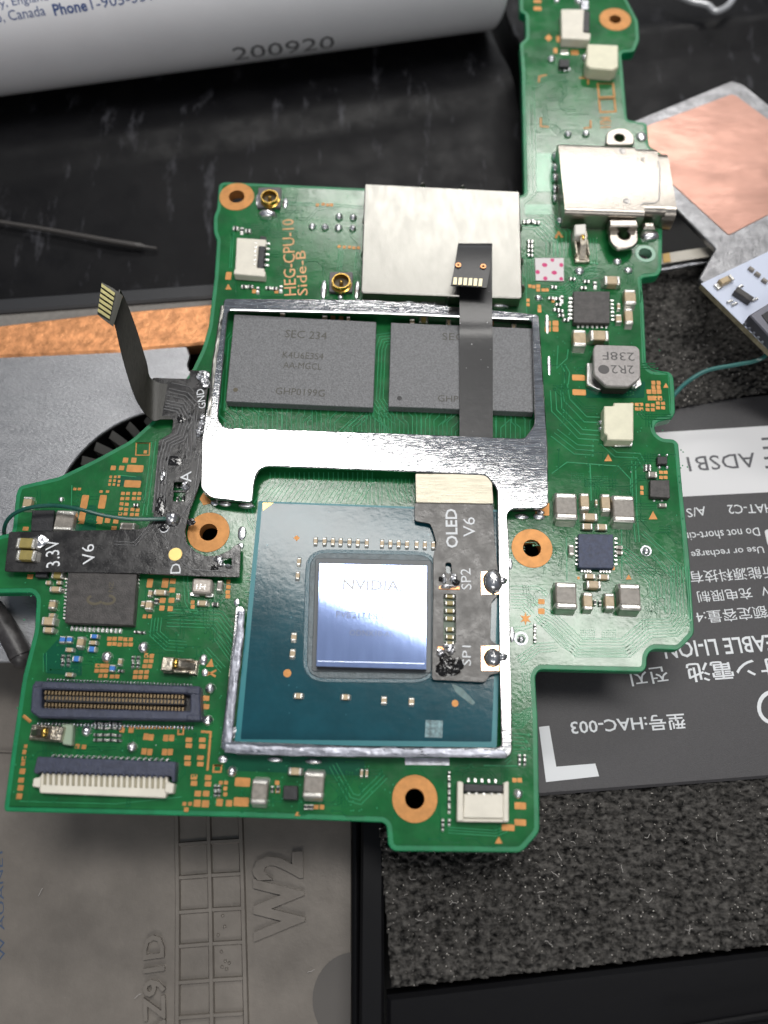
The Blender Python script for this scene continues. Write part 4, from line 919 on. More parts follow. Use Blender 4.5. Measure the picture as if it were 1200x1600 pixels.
text('3.3V', (94, 884), (92, 842), 22, T2, white_ink, rc); text('V6', (149, 879), (147, 849), 20, T2, white_ink, rc); text('GND', (322, 637), (318, 607), 12, T2, white_ink, rc)
text('A', (299, 753), (299, 736), 17, T2, white_ink, rc); text('C', (264, 832), (264, 821), 16, T2, white_ink, rc); text('D', (282, 896), (283, 880), 16, T2, white_ink, rc)
for y in (848, 867):
    cap(40, y, 32, 15, .05, ceram_y, par=None, zb=LZ).parent = rc
for o in list(rc.children):
    if o.name.startswith('capacitor'): o.location = Vector(o.location)+Vector((0, 0, 0))-Vector(rc.location)+Vector(board.location)
c = W(274, 866, T2); b = MB(); b.cyl(c.x, c.y, LZ-.002, T2+.002, .053, .05, 28); b.build('gold_pad', [mat('bright_gold', (.86, .62, .22), .4, .5)], rc)
b = MB(); c = W(270, 811, T2); b.dome(c.x, c.y, LZ, .062, .055, .07, wob=.12); b.build('solder_ball', [solder], rc)
b = MB()
for x, y, rx, ry in ((62, 846, 16, 11), (318, 590, 12, 12), (322, 600, 9, 9), (316, 664, 8, 10), (312, 676, 7, 8), (317, 652, 6, 5), (342, 873, 7, 6), (345, 881, 6, 4), (357, 885, 6, 3), (254, 745, 5, 12), (290, 760, 7, 8)):
    c = W(x, y, LZ); b.dome(c.x, c.y, LZ-.004, rx*.0048, ry*.0048, .035, wob=.5, seg=14)
b.build('solder_spatter', [solder], rc)['kind'] = 'stuff'
b = MB()
for x, y, rx, ry in ((256, 824, 10, 6), (272, 720, 14, 9), (250, 790, 8, 20), (283, 655, 8, 8), (298, 815, 7, 6), (335, 888, 8, 5)):
    c = W(x, y, LZ); b.dome(c.x, c.y, LZ-.004, rx*.0048, ry*.0048, .012, wob=.6, seg=14)
b.build('burnt_flux', [flux], rc)['kind'] = 'stuff'
# ---- right one
rc2 = empty('ribbon_cable', W(725, 900, .07), 'grey ribbon cable printed OLED V6 SP2, lying across the blue processor', 'ribbon cable')
OZ = .115
body = [(648, 785), (770, 788), (773, 850), (778, 890), (778, 930), (768, 940), (766, 1000), (778, 1008), (780, 1052), (766, 1054), (758, 1066), (675, 1062), (677, 930), (677, 870), (682, 850), (677, 830), (672, 818), (648, 814)]
win = [[(693, 928), (712, 928), (712, 1006), (693, 1006)], [(696, 879), (705, 879), (706, 896), (697, 896)]]
b = MB(); b.prism(rounded(Pw(body, OZ), .02, 3), OZ-.012, OZ, .002, holes=[rounded(Pw(q, OZ), .02, 3) for q in win], bottom=True); b.build('film', [film_g], rc2)
b = MB(); b.prism(rounded(Pw([(649, 740), (768, 741), (771, 787), (650, 785)], OZ+.01), .01, 2), OZ-.012, OZ+.01, .002); b.build('stiffener', [stiff], rc2)
b = MB(); b.prism(Pw([(688, 922), (716, 922), (716, 1012), (688, 1012)], PZ+.004), PZ+.003, PZ+.006); b.build('window_floor', [mat('pale_green', (.16, .21, .16), .5)], rc2)
T3 = OZ+.003
text('OLED', (716, 856), (714, 795), 19, T3, white_ink, rc2, bold=.02); text('V6', (743, 839), (742, 808), 19, T3, white_ink, rc2); text('SP2', (737, 921), (735, 888), 16, T3, white_ink, rc2); text('SP1', (736, 1040), (736, 1009), 14, T3, white_ink, rc2)
for y in (931, 942, 954, 966, 983, 995, 1005):
    o = cap(703, y, 14, 6, .03, ceram_y, par=soc, zb=PZ+.006, name='capacitor')
stroke([(686, 918), (718, 919)], 6, mat('copper_bare', (.65, .30, .14), .35, .8), T3, 'copper_bar', rc2); stroke([(684, 1012), (694, 1013)], 5, MATS['copper_bare'], T3, 'copper_bar', rc2)
for q in ([(752, 893), (778, 892), (779, 928), (752, 929)], [(752, 1010), (779, 1009), (780, 1048), (752, 1048)]):
    b = MB(); b.prism(Pw(q, T3), OZ-.002, T3+.001); b.build('gold_pad', [mat('shiny_gold', (.85, .55, .32), .16, 1.)], rc2)
for x, y, rx, ry in ((770, 909, 16, 18), (770, 1028, 14, 13)):
    c = W(x, y, T3); b = MB(); b.dome(c.x, c.y, OZ, rx*.0047, ry*.0052, .070, wob=.08, seg=24, rings=9); q = W(784, y-1, T3); b.dome(q.x, q.y, OZ, .045, .035, .05, wob=.1); b.build('solder_blob', [mat('solder_dark', (.78, .78, .79), .24, 1., bump=.2, bscale=12, var=.15, vscale=10)], rc2)
b = MB()
for x, y, rx, ry in ((694, 905, 4, 7), (708, 903, 5, 6), (700, 917, 12, 3), (688, 1020, 6, 6), (704, 1017, 6, 5), (700, 1010, 9, 3)):
    c = W(x, y, OZ); b.dome(c.x, c.y, OZ, rx*.0048, ry*.005, .03, wob=.6, seg=14)
b.build('solder_spatter', [solder], rc2)['kind'] = 'stuff'
b = MB()
for x, y, rx, ry in ((692, 1045, 11, 10), (705, 1047, 13, 8), (714, 1038, 9, 10), (700, 1034, 9, 8), (694, 1028, 6, 7), (690, 905, 5, 4), (712, 910, 6, 5)):
    c = W(x, y, OZ); b.dome(c.x, c.y, OZ-.004, rx*.0048, ry*.005, .028, wob=.45, seg=16)
b.build('burnt_flux', [flux], rc2)['kind'] = 'stuff'
# tail: out from under the bracket, over chip and can, folded back at the top
film_t = mat('tail_film', (.012, .012, .013), .30, var=.2, vscale=4, bump=.15, bscale=9, dust=.10, dscale=13, dcol=(.5, .5, .5), spec=.5)
tl_ = quad_sheet([(Wz(718, 700, .095), Wz(770, 702, .095)), (Wz(718, 660, .098), Wz(770, 660, .098)), (Wz(718, 600, .105), Wz(770, 600, .105)), (Wz(718, 530, .115), Wz(770, 530, .115)), (Wz(718, 500, .15), Wz(769, 500, .15)),
                 (Wz(718, 470, .18), Wz(769, 470, .18)), (Wz(718, 440, .19), Wz(769, 440, .19)), (Wz(718, 400, .195), Wz(769, 400, .195)), (Wz(717, 386, .205), Wz(769, 386, .205)), (Wz(716, 382, .235), Wz(769, 382, .235)), (Wz(715, 386, .265), Wz(769, 386, .265)),
                 (Wz(712, 405, .295), Wz(768, 404, .285)), (Wz(708, 428, .315), Wz(764, 430, .305)), (Wz(704, 447, .33), Wz(760, 451, .32))], -.010, film_t, 'tail', rc2)
for i in range(6):
    x = 709+i*7.9; z = .345-.002*i
    b = MB(); P = [Wz(x, 434+i*.4, z-.008), Wz(x+5.2, 434+i*.4, z-.008), Wz(x+4.2, 445+i*.5, z), Wz(x-1.2, 445+i*.5, z)]; P = [p+Vector((0, 0, .006)) for p in P]
    b.add(P+[p-Vector((0, 0, .006)) for p in P], [(0, 1, 2, 3)[::-1], (4, 5, 6, 7), (0, 4, 5, 1), (1, 5, 6, 2), (2, 6, 7, 3), (3, 7, 4, 0)]); b.build('contact_finger', [mat('pale_gold', (.62, .55, .36), .35, .5)], rc2, smooth=False)
for x, y, z in ((716, 414, .322), (755, 416, .314)):
    c = W(x, y, z+.006); b = MB(); b.lathe(c.x, c.y, [(.024, z+.002), (.024, z+.008), (.011, z+.008), (.011, z+.0)], 18); b.build('copper_eyelet', [MATS['copper_bare']], rc2)

# ================================================================ WIRES
def smooth_path(pts, sub=8):
    P = [Vector(p) for p in pts]; out = []; n = len(P)
    for i in range(n-1):
        p0, p1, p2, p3 = P[max(0, i-1)], P[i], P[i+1], P[min(n-1, i+2)]
        for k in range(sub): t = k/sub; out.append(.5*((2*p1)+(p2-p0)*t+(2*p0-5*p1+4*p2-p3)*t*t+(3*p1-p0-3*p2+p3)*t**3))
    out.append(P[-1]); return out
b = MB(); b.tube(smooth_path([Wz(268, 810, .12), Wz(245, 811, .12), Wz(205, 811, .14), Wz(165, 806, .16), Wz(125, 796, .18), Wz(85, 790, .17), Wz(48, 793, .16), Wz(22, 803, .12), Wz(9, 818, .05), Wz(7, 836, -.10), Wz(16, 845, -.16)]), .0155)
tag(b.build('jumper_wire', [wire_m], None), 'thin dark green wire arching from the solder ball by letter C to the board edge', 'wire')
b = MB(); b.tube(smooth_path([Wz(1035, 640, -.14), Wz(1056, 614, -.14), Wz(1075, 596, -.15), Wz(1105, 579, -.13), Wz(1150, 570, -.10), Wz(1180, 564, -.08), Wz(1199, 553, -.05), Wz(1230, 520, -.1)]), .019)
tag(b.build('jumper_wire', [mat('teal_insulation', (.03, .14, .13), .3)], None), 'thin teal wire crossing the grey foam between the green board and the white circuit board', 'wire')

# ================================================================ WHAT LIES BELOW
# battery pack
BZ = -.55
bat = empty('battery', W(1050, 900, BZ-.45), 'dark grey battery pack with white upside-down printing and a white band', 'battery')
bl_ = mat('battery_label', (.060, .058, .061), .42, var=.10, vscale=90, bump=.25, bscale=120, spec=.35)
b = MB(); b.prism(rounded(Pw([(700, 660), (1300, 606), (1320, 1206), (760, 1250)], BZ), .05, 3), BZ-.45, BZ, .02); b.build('pack', [bl_], bat)
bd = mat('label_white', (.68, .68, .69), .5)
b = MB(); b.prism(Pw([(800, 690), (1290, 660), (1300, 764), (800, 790)], BZ), BZ-.002, BZ+.003); b.build('white_band', [bd], bat)
dk = mat('label_ink', (.10, .10, .11), .6); TZ = BZ+.0025
text('ADSB1', (1178, 707), (1072, 714), 23, BZ+.0045, dk, bat, bold=.004)
for i, (x, y) in enumerate([(1190, 686), (1192, 700), (1194, 716), (1196, 730)]):
    stroke([(x, y), (x+14, y-1)], 5, dk, BZ+.0045, 'printed_mark', bat)
text('HAT-C2', (1206, 787), (1136, 789), 14, TZ, white_ink, bat); text('A/S', (1101, 791), (1071, 795), 14, TZ, white_ink, bat)
text('Do not short-circ', (1185, 824), (1062, 833), 13, TZ, white_ink, bat); text('Use or recharge o', (1191, 850), (1064, 860), 14, TZ, white_ink, bat)
text('新能源科技有', (1210, 884), (1076, 893), 19, TZ, white_ink, bat); text('充电限制', (1173, 918), (1088, 924), 18, TZ, white_ink, bat); text('V', (1199, 916), (1188, 917), 14, TZ, white_ink, bat); text('额定容量:4', (1196, 946), (1086, 956), 20, TZ, white_ink, bat)
text('EABLE LI-ION', (1206, 991), (1035, 1004), 26, TZ, white_ink, bat, bold=.012); text('オン電池', (1216, 1026), (1070, 1037), 30, TZ, white_ink, bat, bold=.012); text('전지', (1040, 1040), (982, 1047), 26, TZ, white_ink, bat, bold=.004)
text('型号:HAC-003', (1068, 1114), (890, 1126), 25, TZ, white_ink, bat, bold=.014)
b = MB(); b.prism(Pw([(842, 1136), (858, 1134), (869, 1198), (930, 1193), (936, 1213), (853, 1222)], BZ), TZ-.001, TZ+.001); b.build('printed_bracket', [white_ink], bat)
b = MB(); P = [W(1208+22*math.cos(R(a)), 1105+24*math.sin(R(a)), TZ) for a in range(90, 275, 15)]; ribbon(b, P, .03, .001); b.build('printed_symbol', [white_ink], bat)
b = MB(); b.prism(rounded(Pw([(1194, 828), (1230, 824), (1232, 850), (1200, 854)], TZ), .03), TZ-.001, TZ+.001); b.build('printed_symbol', [bd], bat)
# foam pads
def foam(name, pts, z1, z0, label, step, amp, m, freq):
    poly = Pw(pts, z1); xs = [p[0] for p in poly]; ys = [p[1] for p in poly]
    x0, x1, y0, y1 = min(xs), max(xs), min(ys), max(ys)
    def inside(x, y):
        c = False; j = len(poly)-1
        for i in range(len(poly)):
            xi, yi = poly[i]; xj, yj = poly[j]
            if (yi > y) != (yj > y) and x < (xj-xi)*(y-yi)/(yj-yi)+xi: c = not c
            j = i
        return c
    nx = int((x1-x0)/step)+1; ny = int((y1-y0)/step)+1; b = MB(); idx = {}
    def vert(i, j):
        if (i, j) not in idx:
            x = x0+i*step; y = y0+j*step
            h = noise.noise(Vector((x*freq, y*freq*1.4, 0)))*.6+noise.noise(Vector((x*freq*2.3, y*freq*2.6, 4)))*.5
            idx[(i, j)] = len(b.v); jx = noise.noise(Vector((x*40, y*40, 9)))*step*.5
            b.v.append((x+jx, y+jx*.7, z1+h*amp))
        return idx[(i, j)]
    cells = [(i, j) for i in range(nx) for j in range(ny) if inside(x0+(i+.5)*step, y0+(j+.5)*step)]
    for i, j in cells: b.f.append((vert(i, j), vert(i+1, j), vert(i+1, j+1), vert(i, j+1))); b.m.append(0)
    lp = inset(ccw(poly), .02); b2 = MB(); b.prism(lp, z0, z1-amp*2.2)
    return tag(b.build(name, [m], None, angle=180), label, 'foam')
fm = mat('foam', (.002, .002, .002), .75, col2=(.115, .109, .101), vscale=19, bump=1., bscale=60, spec=.25, detail=6, dust=.22, dscale=22, dcol=(.55, .52, .48), stretch=(1, 1.5, 1))  # pale specks stand for light fibres and their painted sparkle
foam('foam_pad', [(592, 1295), (700, 1255), (860, 1241), (1320, 1203), (1330, 1460), (1200, 1476), (900, 1512), (612, 1543), (604, 1440)], -.60, -.95, 'black fuzzy foam pad below the battery, the bigger one', .0115, .085, fm, 18)
foam('foam_pad', [(985, 440), (1115, 400), (1300, 380), (1310, 600), (1200, 612), (1040, 640), (985, 640)], -.52, -.9, 'black fuzzy foam pad above the battery, crossed by the thin teal wire', .0115, .065, fm, 18)
# cast metal mid-frame, lower left
GZ = -1.0
mg = mat('cast_magnesium', (.185, .165, .144), .40, .15, var=.13, vscale=2.2, bump=.22, bscale=22, detail=8, rvar=.08, dust=.03, dscale=7, dcol=(.3, .28, .26))
fp = empty('metal_midframe', W(250, 1400, GZ-.1), 'grey cast metal plate embossed with AZ91D and a ladder pattern, at the board bottom', 'metal plate')
b = MB(); b.prism(rounded(Pw([(-150, 1000), (546, 1040), (552, 1320), (551, 1700), (-200, 1700)], GZ), .03, 3), GZ-.1, GZ, .02); b.build('plate', [mg], fp)
EZ = GZ+.028
def emb(pts, wpx, closed=False, dz=0): 
    P = [W(x, y, EZ-dz) for x, y in pts]; k = dims(pts[0][0], pts[0][1], wpx, 2, EZ)[0]
    if closed: P += [P[0], P[1]]
    b = MB(); ribbon(b, P, k, .029, top=.55); return b.build('embossed_rib', [mg], fp)
for pts in ([(275, 1240), (277, 1400), (276, 1640)], [(324, 1240), (328, 1400), (331, 1640)], [(374, 1240), (379, 1400), (385, 1640)]): emb(pts, 9)
for y in (1315, 1367, 1421, 1474, 1531, 1586): emb([(276, y+5), (328, y+1), (379, y-2)], 8, dz=.004)
emb([(-10, 1174), (20, 1175)], 3)
text('AZ91D', (262, 1632), (258, 1458), 36, GZ-.001, mg, fp, 'embossed_text', thick=.030, bold=.02); text('W2', (478, 1465), (474, 1330), 0.0001+82, GZ-.001, mg, fp, 'embossed_text', thick=.030, bold=.035)
for x, y in ((348, 1431), (341, 1461), (351, 1448), (346, 1487), (352, 1502), (347, 1511), (358, 1505), (354, 1514)):
    c = W(x, y, GZ); b = MB(); b.dome(c.x, c.y, GZ-.004, .014, .014, .014, seg=10, rings=4); b.build('embossed_dot', [mg], fp)
c = W(552, 1560, GZ); b = MB(); pts = [p for p in ring_pts(c, .30, 48, .30)]; b.prism([(min(p[0], W(548, 1560, GZ).x), p[1]) for p in pts], GZ-.02, GZ+.003); b.build('round_boss', [mat('boss', (.10, .092, .085), .45, .1)], fp)
text('W AUANE1', (8, 1500), (4, 1330), 10, GZ+.002, mat('blue_ink', (.05, .08, .14), .6), fp, 'printed_text')
# black side rail of the housing and the lower rim
hp = mat('housing_plastic', (.004, .004, .005), .4, spec=.15, bump=.1, bscale=12)
b = MB(); b.tube([Wz(556, 1270, -.96), Wz(556, 1700, -.96)], .035, 12); 
b.box(W(563, 1400, -.6).x, W(600, 1400, -.6).x, W(600, 1720, -.6).y, W(560, 1255, -.6).y, -1.3, -.60, bev=.02)
b.build('housing_rail', [mat('rail_plastic', (.006, .006, .007), .35, spec=.2)], None)
tag(bpy.data.objects['housing_rail'], 'black plastic rail standing between the grey metal plate and the foam pad', 'rail')
b = MB(); b.prism(Pw([(604, 1556), (1350, 1470), (1400, 1600), (1400, 1760), (604, 1760)], -.55), -.8, -.55, .03)
b.tube([Wz(1050, 1612, -.42), Wz(1130, 1598, -.42), Wz(1240, 1580, -.42)], .03, 10)
tag(b.build('plastic_housing', [hp]), 'glossy black plastic rim below the big foam pad', 'plastic housing')
# work surface far below
b = MB(); b.prism([(-30, -30), (30, -30), (30, 30), (-30, 30)], -1.6, -1.4)
tag(b.build('work_surface', [mat('work_surface', (.012, .012, .013), .6, var=.2, vscale=2)]), kind='structure')
# ---- black shell at the top: a folded moulded sheet, built from a profile along its ridge
def shell_sheet(name, A, B, prof, label, m, thick=.06, ext=(0, 1)):
    """A, B: ridge line ends (photo points on plane z0); prof: list of (distance across ridge, height)"""
    P0 = W(*A, prof[0][1]); P1 = W(*B, prof[0][1]); ax = (P1-P0); L_ = ax.length; ax.normalize(); ac = Vector((-ax.y, ax.x, 0))
    b = MB(); n = 40; m_ = len(prof)
    for s in (0, 1):
        for i in range(n+1):
            for d, h in prof:
                p = P0+ax*(L_*(ext[0]+(ext[1]-ext[0])*i/n))+ac*d
                wob = .012*noise.noise(Vector((p.x*1.7, p.y*1.7, 3)))
                b.v.append((p.x, p.y, h+wob-s*thick))
    N_ = (n+1)*m_
    for i in range(n):
        for j in range(m_-1):
            a = i*m_+j; b.f.append((a, a+m_, a+m_+1, a+1)); b.m.append(0); b.f.append((N_+a, N_+a+1, N_+a+m_+1, N_+a+m_)); b.m.append(0)
        for j in (0, m_-1):
            a = i*m_+j; b.f.append((a, a+m_, N_+a+m_, N_+a)); b.m.append(0)
    for i in (0, n):
        for j in range(m_-1): a = i*m_+j; b.f.append((a, a+1, N_+a+1, N_+a)); b.m.append(0)
    return tag(b.build(name, [m], None, angle=60), label, 'plastic shell')
shm = mat('shell_plastic', (.003, .003, .004), .46, col2=(.006, .006, .007), vscale=2.2, bump=.25, bscale=5, rvar=.08, spec=.14, smudge=.28)
prof = [(-2.1, -.62), (-1.2, -.60), (-.5, -.57), (-.30, -.555), (-.18, -.53), (-.08, -.49), (.0, -.46), (.08, -.445), (.2, -.45), (.35, -.48), (.55, -.54), (1.0, -.62), (2.6, -.68), (6, -.75)]
shell_sheet('device_shell', (0, 262), (800, 152), prof, 'black plastic console shell with a dusty ridge, behind the green board', shm, ext=(-.4, 1.0))
prof2 = [(-1.3, -.70), (-.3, -.66), (-.16, -.62), (-.05, -.56), (.05, -.53), (.18, -.56), (.3, -.62), (.6, -.66), (3, -.70)]
shell_sheet('device_shell', (820, 95), (1200, 50), prof2, 'black plastic shell strip with a soft ridge, above the copper-faced plate', shm, ext=(-.02, 1.6))
# raised thin rib on the shell
b = MB(); P = smooth_path([Wz(-30, 342, -.52), Wz(80, 360, -.52), Wz(180, 378, -.53), Wz(245, 388, -.56)]); b.tube(P, [.018+.012*i/len(P) if i < len(P)-4 else .012 for i in range(len(P))], 10)
tag(b.build('shell_rib', [mat('rib_plastic', (.06, .055, .052), .4)]), 'thin raised black rib ending in a pointed tip on the shell, left of the board', 'plastic rib')
# rim bars of the shell above the fan
b = MB(); b.prism(Pw([(-60, 470), (360, 440), (360, 462), (-60, 492)], -.38), -.7, -.38, .02)
tag(b.build('shell_edge', [mat('edge_plastic', (.02, .021, .024), .42, bump=.1)]), 'dark plastic edge bar above the grey strip and copper pipe', 'plastic edge')
b = MB(); b.prism(Pw([(-60, 488), (360, 458), (360, 500), (-60, 530)], -.42), -.75, -.42, .02)
tag(b.build('grey_strip', [mat('strip_grey', (.19, .18, .165), .45, var=.1, bump=.15)]), 'grey metal strip between the dark edge bar and the copper heat pipe', 'metal strip')
# copper heat pipe
b = MB(); lo = Pw([(-60, 560), (187, 549), (345, 534), (345, 473), (300, 477), (150, 490), (-60, 515)], -.34); b.prism(rounded(lo, .02), -.5, -.34, .02)
tag(b.build('heat_pipe', [mat('raw_copper', (.74, .33, .14), .42, .55, var=.25, vscale=9, bump=.9, bscale=9, rvar=.12, dust=.06, dscale=11, dcol=(.12, .08, .06))]), 'flattened copper heat pipe with a hammered surface above the fan plate', 'heat pipe')
# fan
FZ2 = -.36
fan_ = empty('cooling_fan', W(265, 800, -.8), 'flat silver cooling fan housing with a round opening showing curved black blades', 'fan')
cf = W(265, 800, FZ2); rf = .5*(W(265+184, 800, FZ2)-W(265-184, 800, FZ2)).length
hole = ring_pts(cf, rf, 72)
b = MB(); b.prism(rounded(Pw([(-80, 556), (150, 548), (292, 541), (297, 556), (293, 570), (296, 580), (330, 590), (560, 600), (560, 990), (60, 1035), (-80, 1035)], FZ2), .02), FZ2-.03, FZ2, .008, holes=[hole], bottom=True)
b.build('fan_cover', [mat('brushed_alu', (.36, .365, .38), .42, 1., var=.05, vscale=3, bump=.3, bscale=30, stretch=(1, 3, 1), rvar=.05, dust=.03, dscale=12)], fan_)
b = MB(); b.lathe(cf.x, cf.y, [(rf*1.04, -.85), (rf*1.04, FZ2-.02)][::-1], 64); b.cyl(cf.x, cf.y, -.9, -.86, rf*1.05, n=48); b.build('fan_well', [blackp], fan_)
b = MB(); b.cyl(cf.x, cf.y, -.85, -.47, rf*.68, rf*.66, 48); b.build('fan_hub', [mat('hub_plastic', (.02, .02, .021), .35)], fan_)
NB = 36; bm_ = MB(); k_ = 6
for s in (0, 1):
    for i in range(k_+1):
        t = i/k_; r = rf*(.66+.315*t); a = .12*t
        for z in (-.82, -.372):
            tw = a+s*.085*(1-.35*abs(t-.3)); bm_.v.append((r*math.cos(tw), r*math.sin(tw), z-s*.07))
m2 = 2*(k_+1)
for i in range(k_):
    a = 2*i; bm_.f += [(a, a+2, a+3, a+1), (m2+a, m2+a+1, m2+a+3, m2+a+2), (a+1, a+3, m2+a+3, m2+a+1)]; bm_.m += [0, 0, 0]
e = 2*k_; bm_.f.append((e, m2+e, m2+e+1, e+1)); bm_.m.append(0)
bme = bm_.mesh('blade', [mat('blade_plastic', (.15, .145, .135), .38, bump=.1)])
for i in range(NB):
    o = link('blade', bme, fan_, (cf.x, cf.y, 0), 2*math.pi*i/NB)
# black rubber-edged bar lower left
b = MB(); P = smooth_path([Wz(-40, 920, -.28), Wz(-5, 960, -.28), Wz(20, 1000, -.28), Wz(32, 1025, -.30)]); b.tube(P, .085, 14)
c = Wz(32, 1026, -.30); b.dome(c.x, c.y, c.z-.05, .09, .09, .12)
tag(b.build('rubber_strap', [mat('rubber', (.045, .042, .043), .4, bump=.3, bscale=14, var=.3)]), 'rounded dark rubber strap sticking out under the board, left of the slate connector', 'rubber strap')
rl = random.Random(21); b = MB()
def fluff(x, y, z, l):
    p = W(x, y, z); a = rl.uniform(0, 6.28); P = [p]
    for k in range(5): a += rl.uniform(-.7, .7); P.append(P[-1]+Vector((math.cos(a)*l, math.sin(a)*l, rl.uniform(-.3, .4)*l*.5)))
    b.tube(smooth_path(P, 3), .0022, 4)
for _ in range(46): fluff(rl.uniform(620, 1190), rl.uniform(1260, 1480), -.575, rl.uniform(.003, .013))
for _ in range(14): fluff(rl.uniform(1030, 1150), rl.uniform(460, 600), -.49, rl.uniform(.003, .011))
for x, y in ((60, 1400), (210, 1560), (480, 1520)): fluff(x, y, GZ+.02, .012)
tag(b.build('lint', [mat('lint_fibre', (.42, .40, .38), .7)], None, centre=False), kind='stuff')
# ---- white cylinder/tube, top left
tm = mat('white_tube', (.90, .90, .93), .38, var=.02, vscale=2, trans=.0)
tz = .15; rt = .80
e0 = W(-10, 152, -.40); e1 = W(783, 46, -.40)
ax = (e1-e0).normalized(); ac = Vector((-ax.y, ax.x, 0))
tb = empty('white_tube', e0+ac*rt+Vector((0, 0, 0)), 'glossy white cylindrical tube with blue address print, lying at the top', 'tube')
# tube rests on the shell: its centre line one radius above
zc_ = -.62+rt
# silhouette lower edge must meet the line e0-e1: find offset so that the lower tangent ray touches
def tang(px, py):
    d = ray(px, py).normalized(); n = ax.cross(d).normalized()     # plane through camera containing ray and axis direction
    if n.z > 0: n = -n
    # centre line is at distance rt from that plane, above/behind it
    k = (rt)                                                    # along -n
    # point on plane with centre z = zc_
    # solve CAMP + t*d - n*k has z = zc_
    t = (zc_ + n.z*k - CAMP.z)/d.z
    return CAMP+d*t-n*k
c0 = tang(-10, 152); c1 = tang(772, 47); axt = (c1-c0).normalized(); axt.z = 0; axt.normalize()
acr = Vector((-axt.y, axt.x, 0))
b = MB(); st_ = c0-axt*2.5; en = c1-axt*.05
PR = [st_, en, en+axt*.03, en+axt*.06]; rad = [rt, rt, rt*.985, rt*.95]
def cyl_pt(s, a, r=rt): return c0+axt*s+(acr*math.cos(a)+Vector((0, 0, 1))*math.sin(a))*r
n = 96
for p, r in zip(PR, rad):
    for i in range(n):
        a = 2*math.pi*i/n; b.v.append(tuple(p+(acr*math.cos(a)+Vector((0, 0, 1))*math.sin(a))*r))
for k in range(3):
    for i in range(n): j = (i+1) % n; b.f.append((k*n+i, (k+1)*n+i, (k+1)*n+j, k*n+j)); b.m.append(0)
b.f.append(tuple(3*n+i for i in range(n))); b.m.append(0); b.f.append(tuple(range(n))[::-1]); b.m.append(0)
b.build('tube_wall', [tm], tb)
def hit_cyl(px, py):
    d = ray(px, py); o = CAMP-c0
    dd = d-axt*d.dot(axt); oo = o-axt*o.dot(axt); A = dd.dot(dd); B_ = 2*dd.dot(oo); C_ = oo.dot(oo)-rt*rt
    D_ = B_*B_-4*A*C_
    t = (-B_-math.sqrt(max(D_, 0)))/(2*A); p = CAMP+d*t; q = p-c0; s = q.dot(axt); q = q-axt*s
    return s, math.atan2(q.z, q.dot(acr))
def cyl_text(body, p0, p1, h, m, bold=0.):
    s0, a0 = hit_cyl(*p0); s1, a1 = hit_cyl(*p1)
    dx, dy = p1[0]-p0[0], p1[1]-p0[1]; l = math.hypot(dx, dy); s2, a2 = hit_cyl(p0[0]+dy/l*h, p0[1]-dx/l*h)
    c = bpy.data.curves.new('t', 'FONT'); c.body = body; c.offset = bold; c.resolution_u = 2; o = bpy.data.objects.new('t', c); COL.objects.link(o)
    dg = bpy.context.evaluated_depsgraph_get(); dg.update(); me = bpy.data.meshes.new_from_object(o.evaluated_get(dg)); bpy.data.objects.remove(o)
    xs = [v.co.x for v in me.vertices]; ys = [v.co.y for v in me.vertices]; x0, x1, y0, y1 = min(xs), max(xs), min(ys), max(ys)
    for v in me.vertices:
        u = (v.co.x-x0)/(x1-x0); t = (v.co.y-y0)/(y1-y0); v.co = cyl_pt(s0+(s1-s0)*u, a0+(a1-a0)*u+(a2-a0)*t, rt+.002)
    me.materials.clear(); me.materials.append(m); return link('printed_text', me, tb, (0, 0, 0))
bi = mat('blue_print', (.03, .08, .27), .5)
cyl_text('ey, England', (-6, 17), (77, 4), 17, bi); cyl_text('o, Canada', (-4, 38), (73, 26), 19, bi); cyl_text('Phone', (86, 25), (138, 17), 19, bi, .025); cyl_text('1-905-331-1018', (144, 15), (300, -10), 18, bi)
cyl_text('200920', (366, 94), (522, 74), 20, mat('smudged_ink', (.16, .16, .17), .6))
# ---- copper-faced plate, top right
CZ = -.12
cpl = empty('shield_plate', W(1110, 260, CZ-.05), 'dull grey metal plate faced with a pink copper sheet, beside the USB port', 'metal plate')
gm = mat('dull_alu', (.30, .30, .31), .42, .9, var=.22, vscale=8, bump=.4, bscale=20, rvar=.1)
b = MB(); b.prism(rounded(Pw([(930, 214), (1143, 126), (1162, 132), (1290, 235), (1300, 380), (1200, 400), (1105, 450), (1092, 435), (1118, 388), (1046, 316), (1000, 300)], CZ), .02), CZ-.05, CZ, .01, bottom=True); b.build('plate', [gm], cpl)
b = MB(); b.prism(rounded(Pw([(1006, 199), (1142, 148), (1150, 150), (1260, 232), (1270, 300), (1140, 367), (1136, 366), (1040, 279), (1000, 250)], CZ), .01), CZ, CZ+.006, .002)
b.build('copper_sheet', [mat('copper_foil', (.50, .275, .215), .36, .6, var=.14, vscale=1.2, bump=1., bscale=1.4, rvar=.06, stretch=(1, 2.4, 1), ang=R(30), detail=3)], cpl)
# torn silvery piece at the top right, its glare put into the pale colour
b = MB(); P = smooth_path([Wz(1050, -12, -.4), Wz(1080, 2, -.4), Wz(1105, 8, -.4), Wz(1118, 18, -.4), Wz(1136, 10, -.4), Wz(1147, -4, -.4)]); b.tube(P, .035, 8)
tag(b.build('torn_scrap_edge', [mat('scrap_glare', (.45, .46, .48), .25, .2)]), 'pale crinkled strip of tape edge at the top right on the black shell', 'scrap')
